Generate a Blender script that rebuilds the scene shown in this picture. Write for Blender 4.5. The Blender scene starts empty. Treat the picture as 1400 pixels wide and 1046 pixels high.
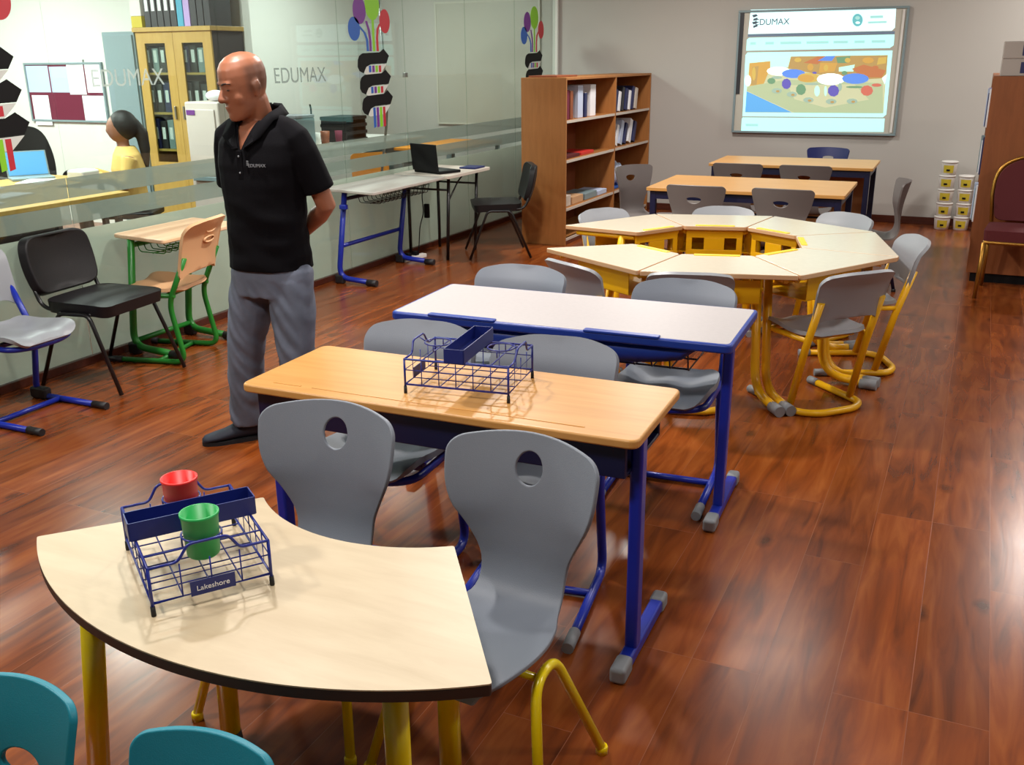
import bpy, bmesh, math, random
from mathutils import Vector, Matrix, geometry, noise
PI = math.pi
R = math.radians
random.seed(7)
SC = bpy.context.scene
COL = SC.collection
H = 1.65                                   # eye height of the photographer

# ------------------------------------------------------------------ materials
def S(h):
    h = h.lstrip('#')
    o = []
    for i in (0, 2, 4):
        c = int(h[i:i+2], 16) / 255
        o.append(c / 12.92 if c <= .04045 else ((c + .055) / 1.055) ** 2.4)
    return (*o, 1)

def new_mat(name):
    m = bpy.data.materials.new(name)
    m.use_nodes = True
    nt = m.node_tree
    return m, nt, nt.nodes['Principled BSDF'], nt.nodes['Material Output']

def mat(name, col, rough=.5, metal=0., spec=.5, bump=0., bscale=300., var=0., vscale=6., coat=0., emis=0.):
    m, nt, b, out = new_mat(name)
    c = S(col)
    b.inputs['Base Color'].default_value = c
    b.inputs['Roughness'].default_value = rough
    b.inputs['Metallic'].default_value = metal
    b.inputs['Specular IOR Level'].default_value = spec
    b.inputs['Coat Weight'].default_value = coat
    tc = nt.nodes.new('ShaderNodeTexCoord')
    if emis:
        b.inputs['Emission Color'].default_value = c
        b.inputs['Emission Strength'].default_value = emis
    if var:
        n = nt.nodes.new('ShaderNodeTexNoise'); n.inputs['Scale'].default_value = vscale
        n.inputs['Detail'].default_value = 4
        r = nt.nodes.new('ShaderNodeValToRGB')
        r.color_ramp.elements[0].color = tuple(x * (1 - var) for x in c[:3]) + (1,)
        r.color_ramp.elements[1].color = tuple(min(1, x * (1 + var)) for x in c[:3]) + (1,)
        r.color_ramp.elements[0].position = .3; r.color_ramp.elements[1].position = .7
        nt.links.new(tc.outputs['Object'], n.inputs['Vector'])
        nt.links.new(n.outputs['Fac'], r.inputs['Fac'])
        nt.links.new(r.outputs['Color'], b.inputs['Base Color'])
    if bump:
        n = nt.nodes.new('ShaderNodeTexNoise'); n.inputs['Scale'].default_value = bscale
        n.inputs['Detail'].default_value = 3
        bp = nt.nodes.new('ShaderNodeBump'); bp.inputs['Strength'].default_value = bump
        bp.inputs['Distance'].default_value = .002
        nt.links.new(tc.outputs['Object'], n.inputs['Vector'])
        nt.links.new(n.outputs['Fac'], bp.inputs['Height'])
        nt.links.new(bp.outputs['Normal'], b.inputs['Normal'])
    return m

def wood(name, c1, c2, rough=.4, scale=(1.2, 14, 14), spec=.5, mid=.5):
    m, nt, b, out = new_mat(name)
    tc = nt.nodes.new('ShaderNodeTexCoord')
    mp = nt.nodes.new('ShaderNodeMapping'); mp.inputs['Scale'].default_value = scale
    n = nt.nodes.new('ShaderNodeTexNoise'); n.inputs['Scale'].default_value = 2.2
    n.inputs['Detail'].default_value = 7; n.inputs['Roughness'].default_value = .62; n.inputs['Distortion'].default_value = .4
    r = nt.nodes.new('ShaderNodeValToRGB')
    r.color_ramp.elements[0].color = S(c1); r.color_ramp.elements[1].color = S(c2)
    r.color_ramp.elements[0].position = mid - .2; r.color_ramp.elements[1].position = mid + .2
    L = nt.links.new
    L(tc.outputs['Object'], mp.inputs['Vector']); L(mp.outputs['Vector'], n.inputs['Vector'])
    L(n.outputs['Fac'], r.inputs['Fac']); L(r.outputs['Color'], b.inputs['Base Color'])
    b.inputs['Roughness'].default_value = rough
    b.inputs['Specular IOR Level'].default_value = spec
    return m

def floor_mat():
    m, nt, b, out = new_mat('floor_laminate')
    N = nt.nodes.new; L = nt.links.new
    tc = N('ShaderNodeTexCoord')
    sep = N('ShaderNodeSeparateXYZ'); L(tc.outputs['Object'], sep.inputs[0])
    cmb = N('ShaderNodeCombineXYZ')
    ax = N('ShaderNodeMath'); ax.operation = 'ADD'; ax.inputs[1].default_value = 20 * .195 - .0215
    L(sep.outputs['X'], ax.inputs[0])
    ay = N('ShaderNodeMath'); ay.operation = 'ADD'; ay.inputs[1].default_value = 24.23
    L(sep.outputs['Y'], ay.inputs[0])
    L(ay.outputs[0], cmb.inputs['X']); L(ax.outputs[0], cmb.inputs['Y'])
    br = N('ShaderNodeTexBrick')
    br.offset = .37; br.offset_frequency = 3; br.squash = 1
    br.inputs['Scale'].default_value = 1; br.inputs['Brick Width'].default_value = 1.21
    br.inputs['Row Height'].default_value = .195; br.inputs['Mortar Size'].default_value = .0012
    br.inputs['Mortar Smooth'].default_value = .4
    br.inputs['Color1'].default_value = (0, 0, 0, 1); br.inputs['Color2'].default_value = (1, 1, 1, 1)
    br.inputs['Mortar'].default_value = (.5, .5, .5, 1)
    L(cmb.outputs[0], br.inputs['Vector'])
    # grain, offset per plank
    off = N('ShaderNodeVectorMath'); off.operation = 'MULTIPLY'; off.inputs[1].default_value = (37, 53, 11)
    L(br.outputs['Color'], off.inputs[0])
    add = N('ShaderNodeVectorMath'); L(tc.outputs['Object'], add.inputs[0]); L(off.outputs[0], add.inputs[1])
    mp = N('ShaderNodeMapping'); mp.inputs['Scale'].default_value = (11, 1.3, 1); L(add.outputs[0], mp.inputs['Vector'])
    n1 = N('ShaderNodeTexNoise'); n1.inputs['Scale'].default_value = 1.6; n1.inputs['Detail'].default_value = 6
    n1.inputs['Distortion'].default_value = .8; L(mp.outputs[0], n1.inputs['Vector'])
    r1 = N('ShaderNodeValToRGB'); e = r1.color_ramp.elements
    e[0].position = .28; e[0].color = S('#572811'); e[1].position = .74; e[1].color = S('#935022')
    x = e.new(.5); x.color = S('#7e3c15')
    L(n1.outputs['Fac'], r1.inputs['Fac'])
    # plank tone
    r2 = N('ShaderNodeMapRange'); r2.inputs['To Min'].default_value = .78; r2.inputs['To Max'].default_value = 1.12
    L(br.outputs['Color'], r2.inputs['Value'])
    mul = N('ShaderNodeVectorMath'); mul.operation = 'SCALE'; L(r1.outputs['Color'], mul.inputs[0]); L(r2.outputs[0], mul.inputs['Scale'])
    # dark knots
    mp2 = N('ShaderNodeMapping'); mp2.inputs['Scale'].default_value = (3.4, 1.9, 1); L(add.outputs[0], mp2.inputs['Vector'])
    vo = N('ShaderNodeTexVoronoi'); vo.inputs['Scale'].default_value = 1.15; L(mp2.outputs[0], vo.inputs['Vector'])
    n3 = N('ShaderNodeTexNoise'); n3.inputs['Scale'].default_value = 20; L(tc.outputs['Object'], n3.inputs['Vector'])
    sm = N('ShaderNodeMath'); sm.operation = 'MULTIPLY_ADD'; sm.inputs[1].default_value = .09
    L(n3.outputs['Fac'], sm.inputs[0]); L(vo.outputs['Distance'], sm.inputs[2])
    r3 = N('ShaderNodeMapRange'); r3.inputs['From Min'].default_value = .085; r3.inputs['From Max'].default_value = .185
    r3.inputs['To Min'].default_value = .38; r3.inputs['To Max'].default_value = 1
    L(sm.outputs[0], r3.inputs['Value'])
    mul2 = N('ShaderNodeVectorMath'); mul2.operation = 'SCALE'; L(mul.outputs[0], mul2.inputs[0]); L(r3.outputs[0], mul2.inputs['Scale'])
    # joints a little lighter and greyer
    mx = N('ShaderNodeMix'); mx.data_type = 'RGBA'
    mf = N('ShaderNodeMath'); mf.operation = 'MULTIPLY'; mf.inputs[1].default_value = .28
    L(br.outputs['Fac'], mf.inputs[0]); L(mf.outputs[0], mx.inputs['Factor'])
    L(mul2.outputs[0], mx.inputs[6]); mx.inputs[7].default_value = S('#a07058')
    L(mx.outputs[2], b.inputs['Base Color'])
    n4 = N('ShaderNodeTexNoise'); n4.inputs['Scale'].default_value = 3; n4.inputs['Detail'].default_value = 3
    L(tc.outputs['Object'], n4.inputs['Vector'])
    r4 = N('ShaderNodeMapRange'); r4.inputs['To Min'].default_value = .20; r4.inputs['To Max'].default_value = .29
    L(n4.outputs['Fac'], r4.inputs['Value']); L(r4.outputs[0], b.inputs['Roughness'])
    bp = N('ShaderNodeBump'); bp.inputs['Strength'].default_value = .12; bp.inputs['Distance'].default_value = .002
    L(n1.outputs['Fac'], bp.inputs['Height']); L(bp.outputs[0], b.inputs['Normal'])
    b.inputs['Specular IOR Level'].default_value = .42
    return m

def glass_mat(name, tint='#eef4f0', refl=1.45):
    m, nt, b, out = new_mat(name)
    nt.nodes.remove(b)
    N = nt.nodes.new; L = nt.links.new
    t = N('ShaderNodeBsdfTransparent'); t.inputs['Color'].default_value = S(tint)
    g = N('ShaderNodeBsdfGlossy'); g.inputs['Roughness'].default_value = .01
    lw = N('ShaderNodeLayerWeight'); lw.inputs['Blend'].default_value = .5
    pw = N('ShaderNodeMath'); pw.operation = 'POWER'; pw.inputs[1].default_value = 5
    f = N('ShaderNodeMath'); f.operation = 'MULTIPLY_ADD'; f.inputs[1].default_value = .9; f.inputs[2].default_value = .035
    L(lw.outputs['Facing'], pw.inputs[0]); L(pw.outputs[0], f.inputs[0])
    mx = N('ShaderNodeMixShader')
    L(f.outputs[0], mx.inputs[0]); L(t.outputs[0], mx.inputs[1]); L(g.outputs[0], mx.inputs[2])
    L(mx.outputs[0], out.inputs['Surface'])
    return m

def film_mat(name, col, clear=.25):
    """etched film: part of the light passes straight, the rest is scattered both ways; smooth front"""
    m, nt, b, out = new_mat(name)
    nt.nodes.remove(b)
    N = nt.nodes.new; L = nt.links.new
    d = N('ShaderNodeBsdfDiffuse'); d.inputs['Color'].default_value = S(col)
    tl = N('ShaderNodeBsdfTranslucent'); tl.inputs['Color'].default_value = S(col)
    tr = N('ShaderNodeBsdfTransparent')
    m1 = N('ShaderNodeMixShader'); m1.inputs[0].default_value = .5
    m2 = N('ShaderNodeMixShader'); m2.inputs[0].default_value = clear
    L(d.outputs[0], m1.inputs[1]); L(tl.outputs[0], m1.inputs[2])
    L(m1.outputs[0], m2.inputs[1]); L(tr.outputs[0], m2.inputs[2])
    L(m2.outputs[0], out.inputs['Surface'])
    return m

def emit_mat(name, col, st):
    m, nt, b, out = new_mat(name)
    b.inputs['Base Color'].default_value = S(col)
    b.inputs['Roughness'].default_value = .6
    b.inputs['Emission Color'].default_value = S(col)
    b.inputs['Emission Strength'].default_value = st
    return m

def skin_mat():
    m, nt, b, out = new_mat('skin')
    N = nt.nodes.new; L = nt.links.new
    tc = N('ShaderNodeTexCoord')
    n = N('ShaderNodeTexNoise'); n.inputs['Scale'].default_value = 14
    r = N('ShaderNodeValToRGB'); r.color_ramp.elements[0].color = S('#8f583e'); r.color_ramp.elements[1].color = S('#a96d52')
    L(tc.outputs['Object'], n.inputs['Vector']); L(n.outputs['Fac'], r.inputs['Fac'])
    L(r.outputs['Color'], b.inputs['Base Color'])
    b.inputs['Roughness'].default_value = .42
    b.inputs['Subsurface Weight'].default_value = .06
    b.inputs['Subsurface Radius'].default_value = (.02, .008, .004)
    return m

M = {
 'floor': floor_mat(),
 'wall': mat('wall_paint', '#b5b1ab', .85, bump=.15, bscale=180),
 'wall_white': mat('office_wall_paint', '#d9d8d2', .85, bump=.1, bscale=180),
 'ceil': mat('ceiling_unlit_grey', '#5e5b57', .9),  # colour itself darkened to imitate an unlit ceiling in the floor reflections
 'base': wood('baseboard_wood', '#3d1a10', '#57271a', .35),
 'glass': glass_mat('partition_glass'),
 'clear': glass_mat('door_glass'),
 'film': film_mat('frosted_film', '#a7aba6', .34),
 'film_low': film_mat('frosted_film_dense', '#d9dad3', .06),
 'chrome': mat('brushed_steel', '#9a9a98', .3, 1),
 'grey_pl': mat('grey_plastic', '#7a818d', .48, bump=.25, bscale=420),
 'grey_pl2': mat('light_grey_plastic', '#8d9096', .42, bump=.2, bscale=420),
 'grey_dk': mat('taupe_grey_plastic', '#6b6361', .5, bump=.2, bscale=420),
 'cap': mat('grey_end_cap', '#85888d', .5),
 'cap_dk': mat('dark_end_cap', '#1d1b1e', .5),
 'blue': mat('blue_powder_coat', '#152a9b', .32),
 'blue_dk': mat('dark_blue_steel', '#0d1136', .4),
 'blue_ply': mat('blue_edge', '#1b3a96', .35),
 'yellow': mat('yellow_powder_coat', '#e9b00f', .32),
 'lemon': mat('bright_yellow_enamel', '#ecd20d', .22, coat=.3),
 'green': mat('green_powder_coat', '#1f7a28', .35),
 'beech': wood('beech_laminate', '#c48c49', '#d39c58', .36, (1.5, 16, 16)),
 'beech_edge': mat('beech_edge', '#d69a50', .3),
 'maple': wood('maple_laminate', '#c0ac8c', '#cdbb9c', .40, (1.6, 9, 9)),
 'maple_edge': mat('dark_rubber_edge', '#3b2b25', .55),
 'white_lam': mat('white_laminate', '#b2abab', .45, var=.03, vscale=60),
 'cream_lam': mat('cream_laminate', '#cdc2ae', .20, spec=.7, var=.02, vscale=30),
 'cream_edge': mat('cream_edge', '#c99f77', .4),
 'grey_lam': mat('grey_laminate', '#b5afa8', .35, var=.03, vscale=20),
 'peach': mat('peach_plastic', '#dfb184', .45),
 'peach_lam': wood('peach_laminate', '#dcb48d', '#e9c6a2', .4, (14, 1.5, 14)),
 'strip': mat('yellow_tray_plastic', '#f0c81c', .35),
 'teal': mat('teal_plastic', '#0f7f93', .42, bump=.2, bscale=400),
 'black_pad': mat('black_vinyl', '#141215', .48, spec=.35, bump=.3, bscale=250),
 'black_metal': mat('black_enamel', '#131214', .35),
 'black': mat('black_matt', '#0c0b0d', .6, spec=.2),
 'red_cup': mat('red_plastic', '#e02420', .4),
 'green_cup': mat('green_plastic', '#22a552', .4),
 'wire': mat('blue_wire', '#1d2a86', .3),
 'tray': mat('blue_tray_plastic', '#16246f', .4),
 'foot': mat('black_rubber', '#121214', .6),
 'shelf_wood': wood('shelf_wood', '#98622f', '#a86d37', .5, (14, 14, 1.4)),
 'shelf_back': wood('shelf_back_wood', '#7d3f22', '#8d4b29', .55, (14, 14, 1.4)),
 'shelf_edge': mat('pale_shelf_edge', '#c9beb2', .5),
 'cup_wood': wood('cupboard_wood', '#7d4520', '#8c5028', .5, (10, 10, 1.4)),
 'gold': mat('gold_metal', '#a87a34', .32, .85),
 'red_pad': mat('dark_red_fabric', '#500b11', .8, bump=.3, bscale=300),
 'cab_wood': wood('cabinet_wood', '#b28c42', '#c29e52', .45, (12, 12, 1.4)),
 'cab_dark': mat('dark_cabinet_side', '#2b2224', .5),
 'locker': mat('grey_blue_steel', '#7d8f94', .45),
 'white_pl': mat('white_plastic', '#dcd9d4', .45),
 'pink_white': mat('pale_machine_shell', '#cfc3bd', .45),
 'beige_box': mat('beige_card', '#a59c95', .6),
 'paper': mat('paper', '#e9e9ee', .8),
 'paper_blue': mat('bluish_paper', '#b9c4dd', .8),
 'maroon': mat('maroon_felt', '#6a1a35', .9),
 'binder': mat('black_binder', '#26262c', .5),
 'binder_blue': mat('navy_binder', '#242a58', .5),
 'lilac': mat('lilac_binder', '#b79bd8', .5),
 'cyan': mat('cyan_binder', '#3d9fc0', .5),
 'label': mat('yellow_label', '#c8b433', .6),
 'purple': mat('purple_print', '#6a2a84', .5),
 'green_print': mat('lime_print', '#7fbf1f', .5),
 'red_print': mat('red_print', '#b32632', .5),
 'blue_print': mat('blue_print', '#2457a8', .5),
 'etched': film_mat('etched_lettering', '#c9d0cc', .45),
 'etched_grey': film_mat('grey_lettering', '#7f8885', .5),
 'ribbon_white': mat('pale_ribbon_print', '#c6c9c4', .55),
 'skin': skin_mat(),
 'hair': mat('dark_hair', '#17110f', .6, bump=.5, bscale=90),
 'brow': mat('dark_brow_hair', '#2a1a14', .7),
 'eye': mat('eye', '#4a3a36', .2),
 'stubble': mat('shaved_hair', '#6b5146', .6, bump=.3, bscale=600),
 'shirt': mat('black_pique_cotton', '#0d0c10', .9, spec=.12, bump=.35, bscale=350),
 'jeans': mat('grey_blue_denim', '#616878', .85, bump=.35, bscale=300, var=.28, vscale=7),
 'shoe': mat('navy_canvas', '#1d2231', .7),
 'sole': mat('dark_sole', '#15161a', .7),
 'yellow_cloth': mat('yellow_fabric', '#d8b366', .85),
 'dark_skin': mat('brown_skin', '#8a5a44', .5),
 'orange': mat('orange_plastic', '#d98a2a', .45),
 'navy': mat('navy_plastic', '#16205c', .45),
 'office_board': mat('pale_board', '#aeaba0', .4),
 'screen_off': mat('dark_laptop_screen', '#1a1d2a', .12),
 'white_board': mat('whiteboard_surface', '#c0bcb0', .35),
 'laptop_blue': emit_mat('lit_laptop_screen', '#4d8fc4', .7),
 'red': mat('red_object', '#c02a24', .5),
 'poster': mat('navy_poster', '#27306a', .6),
 'lamp': emit_mat('lamp_diffuser', '#fff2dc', 6),
}

# ------------------------------------------------------------------ mesh helpers
def bmn(): return bmesh.new()

def box(bm, x0, x1, y0, y1, z0, z1, mtx=None, mi=0):
    vs = [bm.verts.new((x, y, z)) for x in (x0, x1) for y in (y0, y1) for z in (z0, z1)]
    if mtx:
        for v in vs: v.co = mtx @ v.co
    for f in ((0,1,3,2),(4,6,7,5),(0,4,5,1),(2,3,7,6),(0,2,6,4),(1,5,7,3)):
        fc = bm.faces.new([vs[i] for i in f]); fc.material_index = mi
    return vs

def prism(bm, poly, z0, z1, mtx=None, mi=0):
    """extrude a plan polygon (ccw) from z0 to z1"""
    a = [bm.verts.new((p[0], p[1], z0)) for p in poly]
    b = [bm.verts.new((p[0], p[1], z1)) for p in poly]
    if mtx:
        for v in a + b: v.co = mtx @ v.co
    n = len(poly)
    fs = [bm.faces.new(list(reversed(a))), bm.faces.new(b)]
    for i in range(n):
        fs.append(bm.faces.new([a[i], a[(i+1) % n], b[(i+1) % n], b[i]]))
    for f in fs: f.material_index = mi
    return a + b

def fillet(pts, r, n=5, closed=False):
    P = [Vector(p) for p in pts]
    out = []
    N = len(P)
    for i in range(N):
        if not closed and i in (0, N - 1):
            out.append(P[i]); continue
        a, b, c = P[i-1], P[i], P[(i+1) % N]
        u, v = (a - b), (c - b)
        lu, lv = u.length, v.length
        if lu < 1e-6 or lv < 1e-6: continue
        u /= lu; v /= lv
        rr = min(r, lu * .48, lv * .48)
        p, q = b + u * rr, b + v * rr
        if u.dot(v) < -.9995:
            out.append(b); continue
        for k in range(n + 1):
            t = k / n
            out.append((1-t)**2 * p + 2*t*(1-t) * b + t*t * q)
    return out

def tube(bm, pts, r, seg=10, closed=False, mi=0, sq=None):
    """sweep a circle (or an ellipse sq=(rx,ry)) along pts; r may be a list"""
    P = [Vector(p) for p in pts]
    n = len(P)
    rs = r if isinstance(r, (list, tuple)) else [r] * n
    T = []
    for i in range(n):
        if closed: t = P[(i+1) % n] - P[i-1]
        else: t = P[min(i+1, n-1)] - P[max(i-1, 0)]
        T.append(t.normalized())
    up = Vector((0, 0, 1)) if abs(T[0].z) < .9 else Vector((0, 1, 0))
    X = T[0].cross(up).normalized()
    rings = []
    for i in range(n):
        X = (X - T[i] * X.dot(T[i])).normalized()
        Y = T[i].cross(X)
        ring = []
        for k in range(seg):
            a = 2 * PI * k / seg
            ring.append(bm.verts.new(P[i] + (X * math.cos(a) + Y * math.sin(a)) * rs[i]))
        rings.append(ring)
    m = n if closed else n - 1
    for i in range(m):
        A, B = rings[i], rings[(i+1) % n]
        for k in range(seg):
            f = bm.faces.new([A[k], A[(k+1) % seg], B[(k+1) % seg], B[k]]); f.smooth = True; f.material_index = mi
    if not closed:
        bm.faces.new(list(reversed(rings[0]))).material_index = mi
        bm.faces.new(rings[-1]).material_index = mi

def loft(bm, rings, cap=True, smooth=True, mi=0):
    V = [[bm.verts.new(p) for p in r] for r in rings]
    n = len(V[0])
    for A, B in zip(V, V[1:]):
        for k in range(n):
            f = bm.faces.new([A[k], A[(k+1) % n], B[(k+1) % n], B[k]]); f.smooth = smooth; f.material_index = mi
    if cap:
        bm.faces.new(list(reversed(V[0]))).material_index = mi
        bm.faces.new(V[-1]).material_index = mi

def ering(c, rx, ry, n=20, p=2.0, ax=None):
    """superellipse ring round c in the plane of ax=(X,Y)"""
    X, Y = ax or (Vector((1,0,0)), Vector((0,1,0)))
    c = Vector(c); o = []
    for k in range(n):
        a = 2 * PI * k / n
        cx, sy = math.cos(a), math.sin(a)
        o.append(c + X * (rx * math.copysign(abs(cx) ** (2/p), cx)) + Y * (ry * math.copysign(abs(sy) ** (2/p), sy)))
    return o

def ball(bm, c, r, sx=1, sy=1, sz=1, seg=16, mtx=None, mi=0):
    m = Matrix.Translation(Vector(c)) @ (mtx.to_4x4() if mtx else Matrix()) @ Matrix.Diagonal((r*sx, r*sy, r*sz, 1))
    g = bmesh.ops.create_uvsphere(bm, u_segments=seg, v_segments=max(6, seg * 2 // 3), radius=1, matrix=m)
    for v in g['verts']:
        for f in v.link_faces: f.smooth = True; f.material_index = mi

def lathe(bm, prof, seg=24, c=(0, 0, 0), mi=0):
    rings = []
    for r, z in prof:
        rings.append([bm.verts.new((c[0] + r * math.cos(2*PI*k/seg), c[1] + r * math.sin(2*PI*k/seg), c[2] + z)) for k in range(seg)])
    for A, B in zip(rings, rings[1:]):
        for k in range(seg):
            f = bm.faces.new([A[k], A[(k+1) % seg], B[(k+1) % seg], B[k]]); f.smooth = True; f.material_index = mi
    bm.faces.new(list(reversed(rings[0]))).material_index = mi
    bm.faces.new(rings[-1]).material_index = mi

def rpoly(pts, r, n=5):
    return [(p.x, p.y) for p in fillet([(x, y, 0) for x, y in pts], r, n, True)]

def inpoly(p, poly):
    c = False; j = len(poly) - 1
    for i in range(len(poly)):
        a, b = poly[i], poly[j]
        if (a[1] > p[1]) != (b[1] > p[1]) and p[0] < (b[0]-a[0]) * (p[1]-a[1]) / (b[1]-a[1]) + a[0]: c = not c
        j = i
    return c

def sheet(bm, outline, holes, fn, step=.02, thick=.01, mi=0):
    """a curved plate: triangulated outline with holes in (s,t), mapped by fn(s,t)->(point), given thickness along its normal"""
    pts = [Vector(p) for p in outline]; edges = []
    n = len(pts); edges += [(i, (i+1) % n) for i in range(n)]
    for h in holes:
        b = len(pts); m = len(h); pts += [Vector(p) for p in h]; edges += [(b+i, b+(i+1) % m) for i in range(m)]
    xs = [p[0] for p in outline]; ys = [p[1] for p in outline]
    y = min(ys) + step / 2; row = 0
    def near(p):
        return min((Vector(p) - q).length for q in pts[:n + sum(len(h) for h in holes)]) < step * .5
    inner = []
    while y < max(ys):
        x = min(xs) + (step / 2 if row % 2 else 0)
        while x < max(xs):
            if inpoly((x, y), outline) and not any(inpoly((x, y), h) for h in holes) and not near((x, y)): inner.append(Vector((x, y)))
            x += step
        y += step * .87; row += 1
    v, e, f, _, _, _ = geometry.delaunay_2d_cdt(pts + inner, edges, [], 0, 1e-5)
    keep = []
    for t in f:
        c = sum((v[i] for i in t), Vector((0, 0))) / len(t)
        if inpoly(c, outline) and not any(inpoly(c, h) for h in holes): keep.append(t)
    def nrm(s, t):
        d = .002
        a = Vector(fn(s + d, t)) - Vector(fn(s - d, t)); b = Vector(fn(s, t + d)) - Vector(fn(s, t - d))
        return a.cross(b).normalized()
    F, Bk = {}, {}
    for i, q in enumerate(v):
        p = Vector(fn(q.x, q.y)); nn = nrm(q.x, q.y) * thick / 2
        F[i] = bm.verts.new(p + nn); Bk[i] = bm.verts.new(p - nn)
    cnt = {}
    for t in keep:
        a = bm.faces.new([F[i] for i in t]); b = bm.faces.new([Bk[i] for i in reversed(t)])
        a.smooth = b.smooth = True; a.material_index = b.material_index = mi
        for k in range(len(t)):
            ed = (t[k], t[(k+1) % len(t)]); cnt[ed] = 1
    for (i, j) in list(cnt):
        if (j, i) not in cnt:
            g = bm.faces.new([F[j], F[i], Bk[i], Bk[j]]); g.smooth = True; g.material_index = mi
            for ed in g.edges:
                if ed.verts[0] in (F[i], F[j]) and ed.verts[1] in (F[i], F[j]) or ed.verts[0] in (Bk[i], Bk[j]) and ed.verts[1] in (Bk[i], Bk[j]): ed.smooth = False
    loose = [x for x in bm.verts if not x.link_faces]
    bmesh.ops.delete(bm, geom=loose, context='VERTS')

def obj(name, bm, m, parent=None, loc=None, smooth=None, bevel=0, bseg=2, label=None):
    bmesh.ops.recalc_face_normals(bm, faces=bm.faces[:])
    me = bpy.data.meshes.new(name)
    bm.to_mesh(me); bm.free()
    for k in (m if isinstance(m, (list, tuple)) else [m]): me.materials.append(M[k] if isinstance(k, str) else k)
    o = bpy.data.objects.new(name, me)
    COL.objects.link(o)
    if parent: o.parent = parent
    if loc: o.location = loc
    if bevel:
        md = o.modifiers.new('edge', 'BEVEL'); md.width = bevel; md.segments = bseg; md.limit_method = 'ANGLE'; md.angle_limit = R(40)
        md.harden_normals = True
    if label: o['label'] = label
    return o

def pbox(name, dims, m, parent=None, bevel=0, label=None, loc=None):
    bm = bmn(); box(bm, *dims); return obj(name, bm, m, parent, bevel=bevel, label=label, loc=loc)

def pbar(name, m, parent, pts, r, fil=0, seg=10, closed=False, label=None):
    bm = bmn(); tube(bm, fillet(pts, fil, 6, closed) if fil else pts, r, seg, closed); return obj(name, bm, m, parent, label=label)

def thing(name, label, cat, loc=(0, 0, 0), rz=0., group=None):
    o = bpy.data.objects.new(name, None); COL.objects.link(o)
    o.empty_display_size = .1
    o.location = loc; o.rotation_euler = (0, 0, rz)
    o['label'] = label; o['category'] = cat
    if group: o['group'] = group
    return o

def tag(o, label, cat, group=None):
    o['label'] = label; o['category'] = cat
    if group: o['group'] = group
    return o

def struct(o):
    o['kind'] = 'structure'; return o

def dup(root, loc, rz, label=None, group=None):
    r = root.copy(); COL.objects.link(r); r.location = loc; r.rotation_euler = (0, 0, rz)
    if label: r['label'] = label
    if group: r['group'] = group
    for ch in list(root.children):
        c = ch.copy(); COL.objects.link(c); c.parent = r
        for g in ch.children:
            d = g.copy(); COL.objects.link(d); d.parent = c
    return r

def remeshed(name, bm, m, parent, voxel, smooth=4, label=None):
    """fuse overlapping solids into one continuous skin"""
    bmesh.ops.recalc_face_normals(bm, faces=bm.faces[:])
    me = bpy.data.meshes.new(name + '_src'); bm.to_mesh(me); bm.free()
    t = bpy.data.objects.new(name + '_src', me); COL.objects.link(t)
    md = t.modifiers.new('fuse', 'REMESH'); md.mode = 'VOXEL'; md.voxel_size = voxel; md.use_smooth_shade = True
    if smooth:
        sm = t.modifiers.new('smooth', 'SMOOTH'); sm.factor = .5; sm.iterations = smooth
    dg = bpy.context.evaluated_depsgraph_get()
    ev = t.evaluated_get(dg)
    nm = bpy.data.meshes.new_from_object(ev)
    nm.name = name
    bpy.data.objects.remove(t); bpy.data.meshes.remove(me)
    nm.materials.clear()
    for k in (m if isinstance(m, (list, tuple)) else [m]): nm.materials.append(M[k])
    for p in nm.polygons: p.use_smooth = True
    o = bpy.data.objects.new(name, nm); COL.objects.link(o)
    if parent: o.parent = parent
    if label: o['label'] = label
    return o

def text_bm(bm, body, size, mtx, depth=.001, mi=0, align='CENTER', spacing=1.0):
    cu = bpy.data.curves.new('t', 'FONT'); cu.body = body; cu.size = size; cu.extrude = depth; cu.align_x = align; cu.align_y = 'CENTER'
    cu.space_character = spacing
    t = bpy.data.objects.new('t', cu); COL.objects.link(t)
    dg = bpy.context.evaluated_depsgraph_get()
    me = bpy.data.meshes.new_from_object(t.evaluated_get(dg))
    bpy.data.objects.remove(t); bpy.data.curves.remove(cu)
    me.transform(mtx)
    n0 = len(bm.faces)
    bm.from_mesh(me); bpy.data.meshes.remove(me)
    bm.faces.ensure_lookup_table()
    for f in bm.faces[n0:]: f.material_index = mi

# ------------------------------------------------------------------ the room
XW, YB, ZC = -4.5, 10.79, 2.95
struct(pbox('floor', (-10.3, 3.7, -2.6, YB + .1, -.1, 0), 'floor'))
struct(pbox('ceiling', (-10.3, 3.7, -2.6, YB + .1, ZC, ZC + .1), 'ceil'))
struct(pbox('wall_back', (-10.3, 3.7, YB, YB + .1, 0, ZC), 'wall'))
struct(pbox('wall_right', (3.6, 3.7, -2.6, YB, 0, ZC), 'wall'))
struct(pbox('wall_front', (-10.3, 3.6, -2.6, -2.5, 0, ZC), 'wall'))
struct(pbox('wall_left', (-10.3, -10.2, -2.5, YB, 0, ZC), 'wall_white'))
struct(pbox('wall_office', (-10.2, -6.36, 7.65, 7.75, 0, ZC), 'wall_white'))
struct(pbox('wall_annex', (-7.3, -7.2, 7.75, YB, 0, ZC), 'wall_white'))
struct(pbox('baseboard_back', (XW + .02, 3.6, YB - .016, YB, 0, .075), 'base', bevel=.003))
struct(pbox('baseboard_left', (XW - .02, XW + .02, -2.5, YB - .017, 0, .045), 'base', bevel=.003))
struct(pbox('trim_1', (XW - .03, XW + .03, YB - .05, YB - .017, .046, ZC), 'wall_white'))
joints = [-2.5, 0.1, 1.35, 2.6, 3.83, 5.15, 6.48, 7.44, 8.55, 9.65, YB - .055]
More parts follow.
